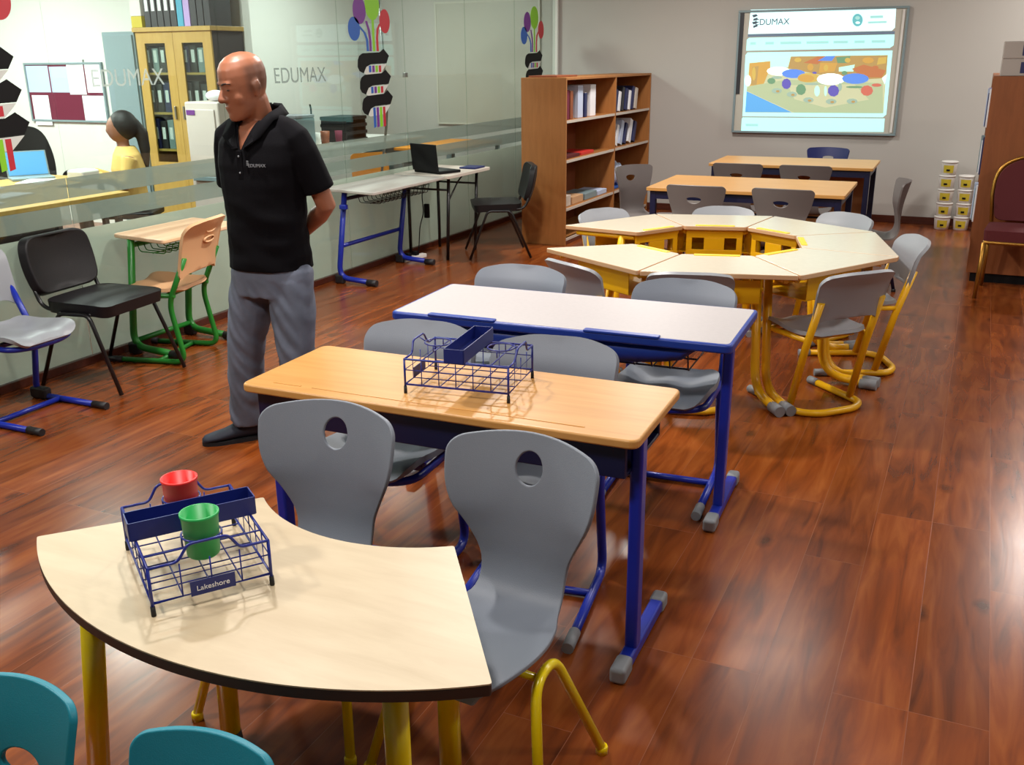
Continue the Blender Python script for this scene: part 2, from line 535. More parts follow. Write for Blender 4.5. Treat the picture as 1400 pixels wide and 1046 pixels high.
for i in range(len(joints) - 1):
    a, b = joints[i] + .003, joints[i+1] - .003
    w = struct(pbox('window_%d' % (i + 1), (XW - .005, XW + .005, a, b, .046, ZC - .001), 'glass'))
    bm = bmn()
    box(bm, XW - .0085, XW - .0062, a, b, .945, 1.055)
    box(bm, XW - .0085, XW - .0062, a, b, .803, .906)
    obj('frosted_band', bm, 'film', w, label='frosted stripes across the glass')
    pbox('frosted_film', (XW - .0085, XW - .0062, a, b, .047, .766), 'film_low', w, label='frosted lower part of the glass')
    if i == 7:
        bm = bmn()
        for z in (1.53, 2.6): box(bm, XW - .014, XW + .014, joints[i] - .022, joints[i] + .022, z - .018, z + .018)
        obj('clamp', bm, 'chrome', w, bevel=.003, label='small metal glass clamps')

# ------------------------------------------------------------------ school chairs
def shell_profile(pts):
    """pts: list of (y,z); returns fn(t)->(y,z) by arc length with Catmull-Rom and total length"""
    P = [Vector((a, b)) for a, b in pts]
    dense = []
    for i in range(len(P) - 1):
        p0, p1, p2, p3 = P[max(i-1, 0)], P[i], P[i+1], P[min(i+2, len(P)-1)]
        for k in range(12):
            t = k / 12
            dense.append(.5 * ((2*p1) + (p2-p0)*t + (2*p0-5*p1+4*p2-p3)*t*t + (3*p1-p0-3*p2+p3)*t**3))
    dense.append(P[-1])
    L = [0]
    for a, b in zip(dense, dense[1:]): L.append(L[-1] + (b - a).length)
    def fn(t):
        t = min(max(t, 0), L[-1])
        lo, hi = 0, len(L) - 1
        while hi - lo > 1:
            m = (lo + hi) // 2
            if L[m] <= t: lo = m
            else: hi = m
        u = (t - L[lo]) / max(1e-9, L[hi] - L[lo])
        return dense[lo].lerp(dense[hi], u)
    return fn, L[-1]

def smooth_interp(tab, t):
    n = len(tab)
    def sl(i):
        if i in (0, n - 1): return 0.
        return (tab[i+1][1] - tab[i-1][1]) / (tab[i+1][0] - tab[i-1][0])
    for i in range(n - 1):
        (a, va), (b, vb) = tab[i], tab[i+1]
        if t <= b:
            h = b - a; u = max(0, (t - a) / h)
            return (2*u**3 - 3*u*u + 1) * va + (u**3 - 2*u*u + u) * h * sl(i) + (3*u*u - 2*u**3) * vb + (u**3 - u*u) * h * sl(i+1)
    return tab[-1][1]

def shell_chair(name, label, cat, group, m_shell, m_leg, hs=1.0, ws=1.0, hole=True, legs='vee', halfmoon=False, toddler=False):
    """one-piece waisted plastic shell on bent tube legs; faces -Y"""
    t0 = thing(name, label, cat, group=group)
    prof = [(-.215, .335), (-.195, .368), (-.13, .376), (0, .366), (.1, .362), (.165, .382), (.198, .44), (.205, .52), (.212, .60), (.228, .68), (.252, .775)]
    prof = [(y, z * hs) for y, z in prof]
    fn, L = shell_profile(prof)
    k = L / .85
    tab = ([(0, .100), (.05, .145), (.13, .170), (.24, .170), (.33, .150), (.40, .124), (.48, .118), (.54, .128), (.60, .155), (.66, .186), (.72, .203), (.80, .208), (.86, .203)] if not halfmoon else
           [(0, .150), (.06, .180), (.18, .190), (.30, .180), (.40, .150), (.48, .125), (.56, .135), (.64, .158), (.72, .182), (.80, .198), (.86, .203)])
    if toddler: tab = [(0, .150), (.06, .180), (.18, .195), (.32, .190), (.42, .186), (.55, .190), (.70, .200), (.86, .206)]
    wt = [(a * k, b * ws) for a, b in tab]
    cr = (.05 if not toddler else .034) if not halfmoon else .03
    right = [(smooth_interp(wt, (L - cr) * i / 44), (L - cr) * i / 44) for i in range(45)]
    wtop = right[-1][0]
    right += [(wtop - cr + cr * math.cos(a), L - cr + cr * math.sin(a) * .92) for a in [R(78) * q / 8 for q in range(1, 9)]]
    xe, te = right[-1]
    arch = .016 if not halfmoon else .006
    if toddler: arch = .008
    top = [(xe * (1 - 2 * q / 14), te + arch * (1 - (1 - 2 * q / 14) ** 2)) for q in range(1, 14)]
    left = [(-a, b) for a, b in reversed(right)]
    outline = right + top + left
    hh = []
    ht = L - .082 * k if not halfmoon else L - .10 * k
    if hole:
        if toddler:
            hh = [[(.048 * math.cos(a), L - .155 + .030 * math.sin(a)) for a in [2*PI*q/30 for q in range(30)]]]
        elif halfmoon:
            hh = [[(.052 * math.cos(a), ht + .034 * (math.sin(a) if math.sin(a) < 0 else .45 * math.sin(a))) for a in [2*PI*q/30 for q in range(30)]]]
        else:
            hh = [[(.037 * math.cos(a), ht + .043 * math.sin(a)) for a in [2*PI*q/32 for q in range(32)]]]
    def sh(s, t):
        p = fn(t)
        back = max(0, min(1, (t - .45 * k) / (.2 * k)))
        seat = 1 - max(0, min(1, (t - .3 * k) / (.12 * k)))
        tt = max(0, t - L)
        return (s, p[0] - back * 1.5 * s * s + tt * .25, p[1] + seat * .55 * s * s + tt)
    bm = bmn(); sheet(bm, outline, hh, sh, .022, .012 if not toddler else .016)
    o = obj('seat_shell', bm, m_shell, t0, bevel=.004)
    zs = .342 * hs
    for sx in (-1, 1):
        x = .150 * sx * ws
        pbar('leg', m_leg, t0, [(x * 1.56, -.165, .012), (x * 1.16, -.07, zs - .012), (x * 1.13, .03, zs - .005), (x * 1.58, .165, .012)] if legs == 'vee' else
             [(x * 1.1, -.20, .012), (x * 1.05, -.16, zs - .01), (x * 1.05, .12, zs - .01), (x * 1.1, .20, .012)], .0125, .05)
        bm = bmn()
        for (yy) in ((-.165, .165) if legs == 'vee' else (-.2, .2)):
            lathe(bm, [(.0155, 0), (.0155, .018), (.0135, .022)], 12, (x * (1.56 if yy < 0 else 1.58) if legs == 'vee' else x * 1.1, yy, 0))
        obj('foot', bm, m_leg if legs == 'vee' else 'cap_dk', t0)
    pbar('cross_bar', m_leg, t0, [(-.172 * ws, -.04, zs - .02), (.172 * ws, -.04, zs - .02)], .010)
    return t0

def frame_chair(name, label, group, m_pl, m_fr, base='runner', ztop=.78, cap='cap', m_back=None):
    """separate seat and backrest on a tube frame; faces -Y.  base: 'runner' (two skids) or 'loop' (one bent loop)"""
    t0 = thing(name, label, 'chair', group=group)
    hw = .192
    # seat
    prof = [(-.205, .402), (-.185, .426), (-.12, .434), (-.02, .422), (.08, .416), (.15, .424), (.185, .436)]
    fn, L = shell_profile(prof)
    ol = rpoly([(-.185, 0), (.185, 0), (.20, L * .5), (.185, L), (-.185, L), (-.20, L * .5)], .07, 6)
    bm = bmn(); sheet(bm, ol, [], lambda s, t: (s, fn(t)[0], fn(t)[1] + .45 * s * s - .012 * math.exp(-((abs(s) - .09) / .06) ** 2)), .026, .020)
    obj('seat', bm, m_pl, t0, bevel=.006)
    # frame below the seat
    bm = bmn()
    tube(bm, fillet([(-hw, .165, .405), (-hw * .94, -.15, .392), (-.08, -.188, .385), (.08, -.188, .385), (hw * .94, -.15, .392), (hw, .165, .405)], .06, 5), .0135, 10)
    box(bm, -.16, .16, -.06, -.03, .385, .403); box(bm, -.16, .16, .08, .11, .385, .403)
    obj('seat_frame', bm, m_fr, t0)
    # backrest
    zb0, zb1 = .497, ztop
    hb = zb1 - zb0
    def yb(z): return .178 + (z - .40) * .27
    ol = rpoly([(-.190, 0), (-.150, .03), (.150, .03), (.190, 0), (.205, .02), (.218, hb), (.10, hb + .022), (-.10, hb + .022), (-.218, hb), (-.205, .02)], .045, 6)
    def bk(s, t):
        z = zb0 + t
        return (s, yb(z) + .045 - 1.0 * s * s - .010 * math.sin(min(1, t / hb) * PI) + (.02 * max(0, t - hb * .8) / (hb * .2)), z)
    bm = bmn(); sheet(bm, ol, [], bk, .026, .020)
    obj('backrest', bm, m_back or m_pl, t0, bevel=.006)
    for sx in (-1, 1):
        x = hw * sx
        if base == 'runner':
            pts = [(x * 1.02, -.27, .016), (x * 1.02, .19, .016), (x * 1.0, .125, .36), (x * .98, yb(.62) + .012, .62)]
            bm = bmn(); tube(bm, fillet(pts, .07, 6), .0155, 10); obj('frame_tube', bm, m_fr, t0)
            bm = bmn(); tube(bm, [(x * 1.02, -.30, .017), (x * 1.02, -.21, .017)], .0185, 12); obj('end_cap', bm, cap, t0)
        else:
            bm = bmn(); tube(bm, [(x * 1.02, .085, .028), (x, .165, .36), (x * .98, yb(.62) + .010, .62)], .0200, 12); obj('frame_tube', bm, m_fr, t0)
            bm = bmn(); tube(bm, [(x * 1.06, -.26, .020), (x * 1.06, -.19, .020)], .0215, 12); obj('end_cap', bm, cap, t0)
    if base == 'runner':
        pbar('cross_bar', m_fr, t0, [(-hw, .02, .017), (hw, .02, .017)], .013)
    else:
        bm = bmn(); tube(bm, fillet([(-hw * 1.06, -.22, .019), (-hw * 1.06, .16, .019), (-.11, .225, .019), (.11, .225, .019), (hw * 1.06, .16, .019), (hw * 1.06, -.22, .019)], .05, 6), .0190, 10)
        obj('base_loop', bm, m_fr, t0)
    return t0

# chairs at the curved table (yellow bent legs)
c1 = shell_chair('shell_chair', 'grey waisted shell chair with round hole nearest the wire rack with red and green cups', 'chair', 'grey shell chairs at the curved table', 'grey_pl', 'lemon', legs='vee')
c1.location = (-1.455, 1.76, 0); c1.rotation_euler.z = R(3)
dup(c1, (-.91, 1.755, 0), R(-4), 'grey waisted shell chair with yellow legs at the bare pointed end of the curved table')

# chairs on blue skids at the double desks
b0 = frame_chair('school_chair', 'x', 'grey chairs on blue skid frames', 'grey_pl', 'blue', 'runner', ztop=.75)
b0.location = (-1.665, 2.53, 0); b0.rotation_euler.z = R(3)
b0['label'] = 'grey blue-framed chair under the beech desk, on the side nearer the standing man'
dup(b0, (-1.135, 2.53, 0), R(8), 'grey blue-framed chair under the beech desk behind its wire rack')
dup(b0, (-1.755, 3.55, 0), R(2), 'grey blue-framed chair behind the white desk at the end nearer the standing man')
dup(b0, (-1.00, 3.54, 0), R(4), 'grey blue-framed chair behind the white desk at the end nearer the ring of tables')
e0 = frame_chair('school_chair', 'grey chair with blue skid base at the left edge beside the black visitor chair', None, 'grey_pl2', 'blue', 'runner', cap='cap_dk')
e0.location = (-4.09, 3.06, 0); e0.rotation_euler.z = R(91)
for sx in (-1, 1):
    bm = bmn(); box(bm, sx * .196 - .024, sx * .196 + .024, .10, .215, 0, .062); obj('heel_cap', bm, 'cap_dk', e0, bevel=.014, label='dark heel cap')

# chairs round the ring of tables
OC = Vector((-1.24, 5.255, 0)); PH = -8.6
y0 = frame_chair('school_chair', 'x', 'grey chairs on yellow frames round the octagon', 'grey_pl2', 'yellow', 'loop', ztop=.755)
y0.scale = (.93, .93, .93)
def face_from(cx, cy, deg):                 # chair faces the direction deg
    return (cx, cy, 0), R(deg + 90)
ring_chairs = [
    (-.61, 4.79, 137, 'grey chair with yellow loop base, its back towards us, near the white desk'),
    (-.50, 5.49, 202, 'grey yellow-framed chair seen side on at the aisle corner of the octagon tables'),
    (-.82, 6.06, 239, 'grey chair behind the octagon on the side of the projection screen and aisle'),
    (-1.38, 6.03, 284, 'grey chair behind the middle of the octagon in front of the rear desks'),
    (-1.91, 5.78, 329, 'grey chair at the octagon corner closest to the tall bookshelf'),
    (-1.58, 4.53, 60, 'grey chair tucked under the octagon table that points at the laptop stand'),
    (-1.19, 4.55, 105, 'grey chair at the octagon hidden behind the chair of the white desk'),
]
for i, (x, y, d, lb) in enumerate(ring_chairs):
    loc, rz = face_from(x, y, d)
    if i == 0: y0.location = loc; y0.rotation_euler.z = rz; y0['label'] = lb
    else: dup(y0, loc, rz, lb)

# shell chairs at the rear
d0 = shell_chair('shell_chair', 'x', 'chair', 'taupe shell chairs at the rear desks', 'grey_dk', 'blue_dk', hs=1.02, ws=1.06, legs='straight', halfmoon=True)
rear = [(-1.78, 7.03, 180, 'taupe shell chair with half-moon grip at the nearer rear desk, on the bookshelf side'),
        (-1.17, 7.05, 178, 'taupe shell chair with half-moon grip at the nearer rear desk, below the screen'),
        (-1.84, 8.62, 180, 'taupe shell chair between the two rear desks, on the bookshelf side'),
        (-1.28, 8.64, 180, 'taupe shell chair between the two rear desks, on the aisle side'),
        (-.66, 7.62, -80, 'taupe shell chair seen side on near the white buckets'),
        (-2.44, 7.85, 62, 'dark grey shell chair standing alone in front of the tall bookshelf')]
for i, (x, y, d, lb) in enumerate(rear):
    if i == 0: d0.location = (x, y, 0); d0.rotation_euler.z = R(d); d0['label'] = lb
    else: dup(d0, (x, y, 0), R(d), lb)
bc = shell_chair('shell_chair', 'navy blue shell chair behind the rear desk below the projection screen', 'chair', None, 'navy', 'black_metal', hs=1.02, legs='straight', halfmoon=True)
bc.location = (-1.335, 9.97, 0)

# small teal chairs in front
tl = shell_chair('toddler_chair', 'small teal chair cut by the left edge of the photo beside the table leg', 'chair', 'small teal chairs', 'teal', 'lemon', hs=.775, ws=.65, legs='straight', toddler=True)
tl.location = (-1.405, .715, 0); tl.rotation_euler.z = R(4)
dup(tl, (-.985, .74, 0), R(9), 'small teal chair below the middle of the curved table edge')

# ------------------------------------------------------------------ curved table
def curved_table():
    t0 = thing('curved_table', 'pale maple arc-shaped table with dark edge and yellow legs', 'table', (-1.23, 2.09, 0))
    a0, a1, Ro, Ri, z = R(-131.8), R(-54.2), .975, .452, .60
    outer = [(Ro * math.cos(a0 + (a1 - a0) * i / 40), Ro * math.sin(a0 + (a1 - a0) * i / 40)) for i in range(41)]
    inner = [(Ri * math.cos(a1 + (a0 - a1) * i / 24), Ri * math.sin(a1 + (a0 - a1) * i / 24)) for i in range(25)]
    bm = bmn(); prism(bm, rpoly(outer + inner, .006, 2), z - .003, z); obj('tabletop', bm, 'maple', t0)
    bm = bmn(); prism(bm, rpoly(outer + inner, .006, 2), z - .027, z - .0032); obj('edge_band', bm, 'maple_edge', t0, bevel=.003, label='dark rubber edge')
    # frame ring below
    bm = bmn()
    for rr in (Ro - .125, Ri + .13):
        tube(bm, [(rr * math.cos(a0 + .12 + (a1 - a0 - .24) * i / 20), rr * math.sin(a0 + .12 + (a1 - a0 - .24) * i / 20), z - .047) for i in range(21)], .0145, 8)
    obj('frame_rail', bm, 'lemon', t0)
    for (ang, rr, lean) in ((R(-118.5), Ro - .085, .055), (R(-65.5), Ro - .125, .0), (R(-119.5), Ri + .155, .015), (R(-58), Ri + .12, .01)):
        x, y = rr * math.cos(ang), rr * math.sin(ang)
        x2, y2 = (rr + lean) * math.cos(ang), (rr + lean) * math.sin(ang)
        bm = bmn(); tube(bm, [(x, y, z - .030), (x2, y2, .02)], .0255, 18); lg = obj('leg', bm, 'lemon', t0)
        bm = bmn(); lathe(bm, [(.027, 0), (.029, .01), (.0265, .035)], 18, (x2, y2, 0)); obj('foot', bm, 'foot', lg)
        bm = bmn(); lathe(bm, [(.038, z - .045), (.045, z - .0275)], 18, (x, y, 0)); obj('collar', bm, 'lemon', lg)
curved_table()

# corner of another small table at the very edge of the frame
t0 = thing('small_table', 'light wooden table of which only a corner shows at the lower left', 'table', (-1.285, .79, 0))
bm = bmn(); prism(bm, rpoly([(-.9, -.62), (0, -.62), (0, 0), (-.9, 0)], .012, 3), .575, .6); obj('tabletop', bm, 'maple', t0)
for x, y in ((-.84, -.56), (-.06, -.56), (-.84, -.06), (-.06, -.06)):
    pbar('leg', 'lemon', t0, [(x, y, .575), (x, y, 0)], .02, seg=12)

# ------------------------------------------------------------------ double desks
def desk_legs(t0, x, yf, y0, y1, ztop, lean=0., m='blue', label=None):
    bm = bmn()
    prism(bm, [(x - .018, yf - .026), (x + .018, yf - .026), (x + .018, yf + .026), (x - .018, yf + .026)], .03, ztop)
    lg = obj('leg', bm, m, t0, bevel=.010, bseg=3)
    for v in lg.data.vertices:
        if v.co.z > .3: v.co.y += lean
    bm = bmn(); box(bm, x - .020, x + .020, y0 + .05, y1 - .05, .008, .045); obj('foot_bar', bm, m, lg, bevel=.008, bseg=3)
    for ya, yb_ in ((y0, y0 + .085), (y1 - .065, y1)):
        bm = bmn(); box(bm, x - .0235, x + .0235, ya, yb_, 0, .049); obj('end_cap', bm, 'cap', lg, bevel=.012, bseg=3)

def wire_basket(t0, x0, x1, y0, y1, z0, z1, m, n=9):
    bm = bmn()
    for i in range(n + 1):
        x = x0 + (x1 - x0) * i / n
        tube(bm, fillet([(x, y0, z1), (x, y0 + .02, z0), (x, y1 - .02, z0), (x, y1, z1)], .015, 3), .003, 6)
    for y, z in ((y0, z1), (y1, z1), (y0 + .05, z0 - .003), (y1 - .05, z0 - .003), ((y0 + y1) / 2, z0 - .003)):
        tube(bm, [(x0, y, z), (x1, y, z)], .0035, 6)
    obj('wire_basket', bm, m, t0)

def beech_desk():
    t0 = thing('double_desk', 'beech topped double desk with dark blue frame carrying a wire rack', 'desk', (-1.332, 2.425, 0), R(1.6))
    z = .715
    bm = bmn(); prism(bm, rpoly([(-.632, -.225), (.632, -.225), (.632, .235), (-.632, .235)], .035, 6), z - .026, z)
    obj('desktop', bm, 'beech', t0, bevel=.007, bseg=3)
    bm = bmn(); box(bm, -.40, .47, -.178, -.172, z, z + .0016); box(bm, -.54, -.44, -.178, -.172, z, z + .0016)
    obj('pencil_ridge', bm, 'beech_edge', t0, bevel=.0008)
    bm = bmn(); box(bm, -.592, .592, -.195, -.175, z - .125, z - .027); box(bm, -.592, .592, -.175, .14, z - .125, z - .113); box(bm, -.592, .592, .14, .152, z - .125, z - .027)
    obj('book_tray', bm, 'blue_dk', t0, bevel=.004)
    for x in (-.585, .605): desk_legs(t0, x, -.115, -.265, .20, z - .027)
    return t0
beech_desk()

def white_desk():
    t0 = thing('double_desk', 'white topped double desk with bright blue edge and frame', 'desk', (-1.345, 3.405, 0), R(2.2))
    z = .72
    ol = rpoly([(-.665, -.265), (.665, -.265), (.665, .275), (-.665, .275)], .03, 5)
    inn = rpoly([(-.652, -.252), (.652, -.252), (.652, .262), (-.652, .262)], .022, 5)
    bm = bmn(); prism(bm, inn, z - .010, z); obj('desktop', bm, 'white_lam', t0)
    bm = bmn(); prism(bm, ol, z - .034, z - .0005)
    eb = obj('edge_band', bm, 'blue_ply', t0, bevel=.009, bseg=3, label='bright blue moulded edge')
    bm = bmn()
    for x0 in (-.50, .13):
        prism(bm, rpoly([(x0, -.268), (x0 + .28, -.268), (x0 + .28, -.236), (x0, -.236)], .008, 3), z - .004, z + .006)
    obj('pencil_tray', bm, 'blue_ply', t0, bevel=.003)
    # swelling front panel
    bm = bmn()
    rings = []
    for i in range(21):
        u = i / 20; x = -.60 + 1.14 * u
        d = .085 * math.sin(PI * min(1, max(0, u))) ** .35 + .004
        rings.append([Vector((x, -.235, z - .0345)), Vector((x, -.243, z - .034 - d * .5)), Vector((x, -.225, z - .034 - d)), Vector((x, -.205, z - .034 - d)), Vector((x, -.215, z - .0345))])
    loft(bm, rings); obj('front_panel', bm, 'blue_ply', t0)
    wire_basket(t0, -.50, .50, -.20, .16, z - .135, z - .045, 'blue_dk', 15)
    for x in (-.62, .62): desk_legs(t0, x, -.085, -.255, .245, z - .034, .03)
white_desk()

# ------------------------------------------------------------------ ring of trapezoid tables
def ring_table():
    """one eighth of the ring; the outer edge lies on -Y, the ring's centre is the origin"""
    t0 = thing('trapezoid_table', 'x', 'table', group='trapezoid tables of the octagon ring')
    z = .70
    ro, ri = .965, .475
    c, s = math.cos(R(22.5)), math.sin(R(22.5))
    g = .004
    ol = [(-ri * s + g, -ri * c), (-ro * s + g, -ro * c), (ro * s - g, -ro * c), (ri * s - g, -ri * c)]
    bm = bmn(); prism(bm, rpoly(ol, .018, 4), z - .024, z); obj('tabletop', bm, ['cream_lam', 'cream_edge'], t0, bevel=.004, bseg=2)
    bm = bmn(); prism(bm, rpoly([(-.115, -ri * c - .036), (.115, -ri * c - .036), (.115, -ri * c - .004), (-.115, -ri * c - .004)], .006, 3), z - .002, z + .004)
    obj('pen_tray', bm, 'strip', t0, bevel=.002, label='yellow pen tray')
    # skirt on the inner side: upper band, lower band, posts
    yi = -ri * c - .03
    bm = bmn()
    box(bm, -.165, .165, yi - .012, yi, z - .075, z - .024); box(bm, -.165, .165, yi - .012, yi, z - .185, z - .145)
    for x in (-.165, -.06, .13): box(bm, x, x + (.035 if x != -.06 else .12), yi - .012, yi, z - .146, z - .074)
    obj('skirt', bm, 'yellow', t0, bevel=.003)
    bm = bmn(); box(bm, -.20, .20, -.80, -.795, z - .16, z - .05); box(bm, -.20, .20, -.795, yi - .02, z - .165, z - .16)
    obj('book_tray', bm, 'yellow', t0)
    for sx in (-1, 1):
        def at(r, off=.034):                # a point on the slanted side, r from the centre, pulled in
            return (sx * (r * s - off * c), -r * c - off * s * 0)
        p0, p1, p2 = at(.60), at(.66), at(.925)
        bm = bmn(); tube(bm, fillet([(*p0, z - .03), (*p1, .045), (*p2, .028)], .13, 8), .0225, 12); lg = obj('leg', bm, 'yellow', t0)
        p3 = at(.86)
        d = Vector((p2[0] - p3[0], p2[1] - p3[1], 0)).normalized()
        bm = bmn(); tube(bm, [Vector((p3[0], p3[1], .027)), Vector((p2[0], p2[1], .027)) + d * .02], .0275, 12); obj('end_cap', bm, 'cap', lg)
        q0, q1 = at(.52), at(.90)
        bm = bmn(); tube(bm, [(*q0, z - .040), (*q1, z - .040)], .0145, 8); obj('side_rail', bm, 'yellow', t0)
    return t0
rt0 = ring_table()
# the edge band of the tops: side faces take the second material
for o in rt0.children:
    if o.name.startswith('tabletop'):
        for p in o.data.polygons:
            if abs(p.normal.z) < .5: p.material_index = 1
rlab = ['trapezoid table of the octagon nearest the white desk', 'trapezoid table of the octagon beside the yellow-framed chair turned away from us',
        'trapezoid table of the octagon on the aisle side, reflecting the screen', 'trapezoid table of the octagon on the screen and aisle side',
        'trapezoid table of the octagon nearest the rear desks', 'trapezoid table of the octagon nearest the bookshelf',
        'trapezoid table of the octagon closest to the black chair and laptop stand']
rang = [0, 45, 90, 135, 180, 225, 315]
for i, (a, lb) in enumerate(zip(rang, rlab)):
    rz = R(a + 14.5)
    if i == 0: rt0.location = OC; rt0.rotation_euler.z = rz; rt0['label'] = lb
    else: dup(rt0, OC, rz, lb)
# ------------------------------------------------------------------ along the glass wall
def c_leg(t0, x_heel, x_toe, y, ztop, m, lean=.07, hook=None, sg=1):
    bm = bmn(); tube(bm, fillet([(x_heel + lean, y, ztop), (x_heel, y, .045), (x_toe, y, .026)], .10, 8), .021, 12)
    lg = obj('leg', bm, m, t0)
    bm = bmn(); tube(bm, [(x_toe - .07, y, .026), (x_toe + .015, y, .026)], .0255, 12); obj('end_cap', bm, 'cap_dk', lg)
    bm = bmn(); box(bm, x_heel - .028, x_heel + .05, y - .024, y + .024, 0, .07); obj('heel_cap', bm, 'cap_dk', lg, bevel=.012)

def laptop_desk():
    t0 = thing('school_desk', 'grey topped desk on blue C-shaped legs against the glass wall', 'desk', (0, 0, 0))
    z = .735
    bm = bmn(); prism(bm, rpoly([(-4.47, 6.10), (-3.95, 6.02), (-3.95, 7.105), (-4.47, 7.105)], .03, 5), z - .022, z); obj('desktop', bm, 'grey_lam', t0, bevel=.005)
    for y in (6.14, 7.03): c_leg(t0, -4.39, -4.06, y, z - .022, 'blue', .10)
    pbar('cross_bar', 'blue', t0, [(-4.365, 6.14, .29), (-4.365, 7.03, .29)], .016)
    pbar('top_rail', 'blue_dk', t0, [(-4.30, 6.14, .655), (-4.30, 7.03, .655)], .014)
    wire_basket_y(t0, -4.25, -4.02, 6.25, 6.95, .62, .69, 'black_metal')
    bm = bmn(); box(bm, -4.31, -4.25, 6.085, 6.12, .585, .62); obj('bag_hook', bm, 'blue', t0, bevel=.006)

def wire_basket_y(t0, x0, x1, y0, y1, z0, z1, m, n=12):
    bm = bmn()
    for i in range(n + 1):
        y = y0 + (y1 - y0) * i / n
        tube(bm, fillet([(x0, y, z1), (x0 + .02, y, z0), (x1 - .02, y, z0), (x1, y, z1)], .015, 3), .003, 6)
    for x, z in ((x0, z1), (x1, z1), ((x0 + x1) / 2, z0 - .003)): tube(bm, [(x, y0, z), (x, y1, z)], .0035, 6)
    obj('wire_basket', bm, m, t0)
laptop_desk()

t0 = thing('folding_table', 'small folding table with pale wooden top holding the open laptop', 'table', (0, 0, 0))
bm = bmn(); prism(bm, rpoly([(-4.47, 7.125), (-3.93, 7.125), (-3.93, 7.90), (-4.47, 7.90)], .025, 5), .71, .737); obj('tabletop', bm, 'shelf_edge', t0, bevel=.004)
for x, y in ((-4.02, 7.28), (-4.42, 7.28), (-4.02, 7.80), (-4.42, 7.80)):
    bm = bmn(); tube(bm, [(x, y, .71), (x + (-.03 if x > -4.2 else .0), y, 0)], .014, 10); obj('leg', bm, 'black_metal', t0)
for y in (7.28, 7.80): pbar('cross_bar', 'black_metal', t0, [(-4.42, y, .60), (-4.02, y, .60)], .009)
bm = bmn(); tube(bm, fillet([(-4.02, 7.28, .52), (-4.02, 7.45, .66), (-4.02, 7.55, .705)], .08, 5), .007, 8); obj('brace', bm, 'black_metal', t0)

t0 = thing('laptop', 'black open laptop on the folding table by the glass', 'laptop', (-4.17, 7.36, .737), R(160))
bm = bmn(); box(bm, -.165, .165, -.12, .12, .002, .024); obj('base', bm, 'black', t0, bevel=.004)
bm = bmn(); box(bm, -.15, .15, -.02, .10, .0242, .0262); box(bm, -.045, .045, -.10, -.04, .0242, .0252); obj('keyboard', bm, 'cap_dk', t0, bevel=.001)
mt = Matrix.Translation((0, .125, .022)) @ Matrix.Rotation(R(-6), 4, 'X')
bm = bmn(); box(bm, -.165, .165, -.002, .012, 0, .225, mt); lid = obj('lid', bm, 'black', t0, bevel=.004)
bm = bmn(); box(bm, -.150, .150, -.0035, -.0022, .016, .212, mt); obj('screen', bm, 'screen_off', lid)
t0 = tag(pbox('tablet', (-4.12, -3.96, 7.66, 7.85, .738, .752), 'navy', bevel=.004), 'flat dark device lying beside the laptop on the folding table', 'tablet')
t0 = thing('power_strip', 'white socket strip on the floor below the folding table', 'power strip', (-4.33, 7.18, 0), R(80))
pbox('body', (-.14, .14, -.028, .028, 0, .035), 'white_pl', t0, .006)
for i in range(2): pbox('plug', (-.10 + i * .1, -.055 + i * .1, -.022, .022, .0355, .07), 'black', t0, .005)
bm = bmn(); tube(bm, fillet([(-4.30, 7.38, .704), (-4.30, 7.30, .55), (-4.24, 7.22, .40), (-4.27, 7.20, .30), (-4.30, 7.21, .06), (-4.31, 7.20, .072)], .05, 6), .005, 6)
tag(obj('cable', bm, 'black'), 'black power cable hanging from the folding table to the socket strip', 'cable')
t0 = thing('power_adapter', 'black laptop adapter hanging on its cable below the folding table', 'adapter', (-4.22, 7.24, .42))
pbox('body', (-.022, .022, -.015, .015, -.06, .06), 'black', t0, .005)

def green_desk():
    t0 = thing('school_desk', 'peach topped desk on green C-shaped legs against the glass wall', 'desk', (0, 0, 0))
    z = .715
    bm = bmn(); prism(bm, rpoly([(-4.47, 4.06), (-4.03, 4.00), (-4.03, 4.66), (-4.47, 4.72)], .03, 5), z - .024, z); obj('desktop', bm, 'peach_lam', t0, bevel=.007)
    for y in (4.06, 4.52): c_leg(t0, -4.42, -4.06, y, z - .024, 'green', .09)
    pbar('top_rail', 'green', t0, [(-4.34, 4.06, .655), (-4.34, 4.52, .655)], .015)
    pbar('cross_bar', 'green', t0, [(-4.40, 4.06, .08), (-4.40, 4.52, .08)], .015)
    wire_basket_y(t0, -4.33, -4.10, 4.10, 4.48, .615, .665, 'green', 8)
green_desk()

pc = frame_chair('school_chair', 'peach plastic chair with green frame half hidden behind the standing man', None, 'peach', 'green', 'runner', ztop=.80, cap='cap_dk')
pc.location = (-4.19, 4.14, 0); pc.rotation_euler.z = R(-76)
bm = bmn()
for cz, rx, rz_ in ((.70, .055, .016), (.755, .05, .014)):
    ring = [Vector((rx * math.cos(a), .0, cz + rz_ * math.sin(a))) for a in [2*PI*q/24 for q in range(24)]]
    for v in ring: v.y = .178 + (v.z - .40) * .27 + .045 - v.x ** 2 - .008 + .016
    tube(bm, ring, .006, 6, True)
obj('grip_rim', bm, 'peach', pc, label='raised oval grip rims on the back')

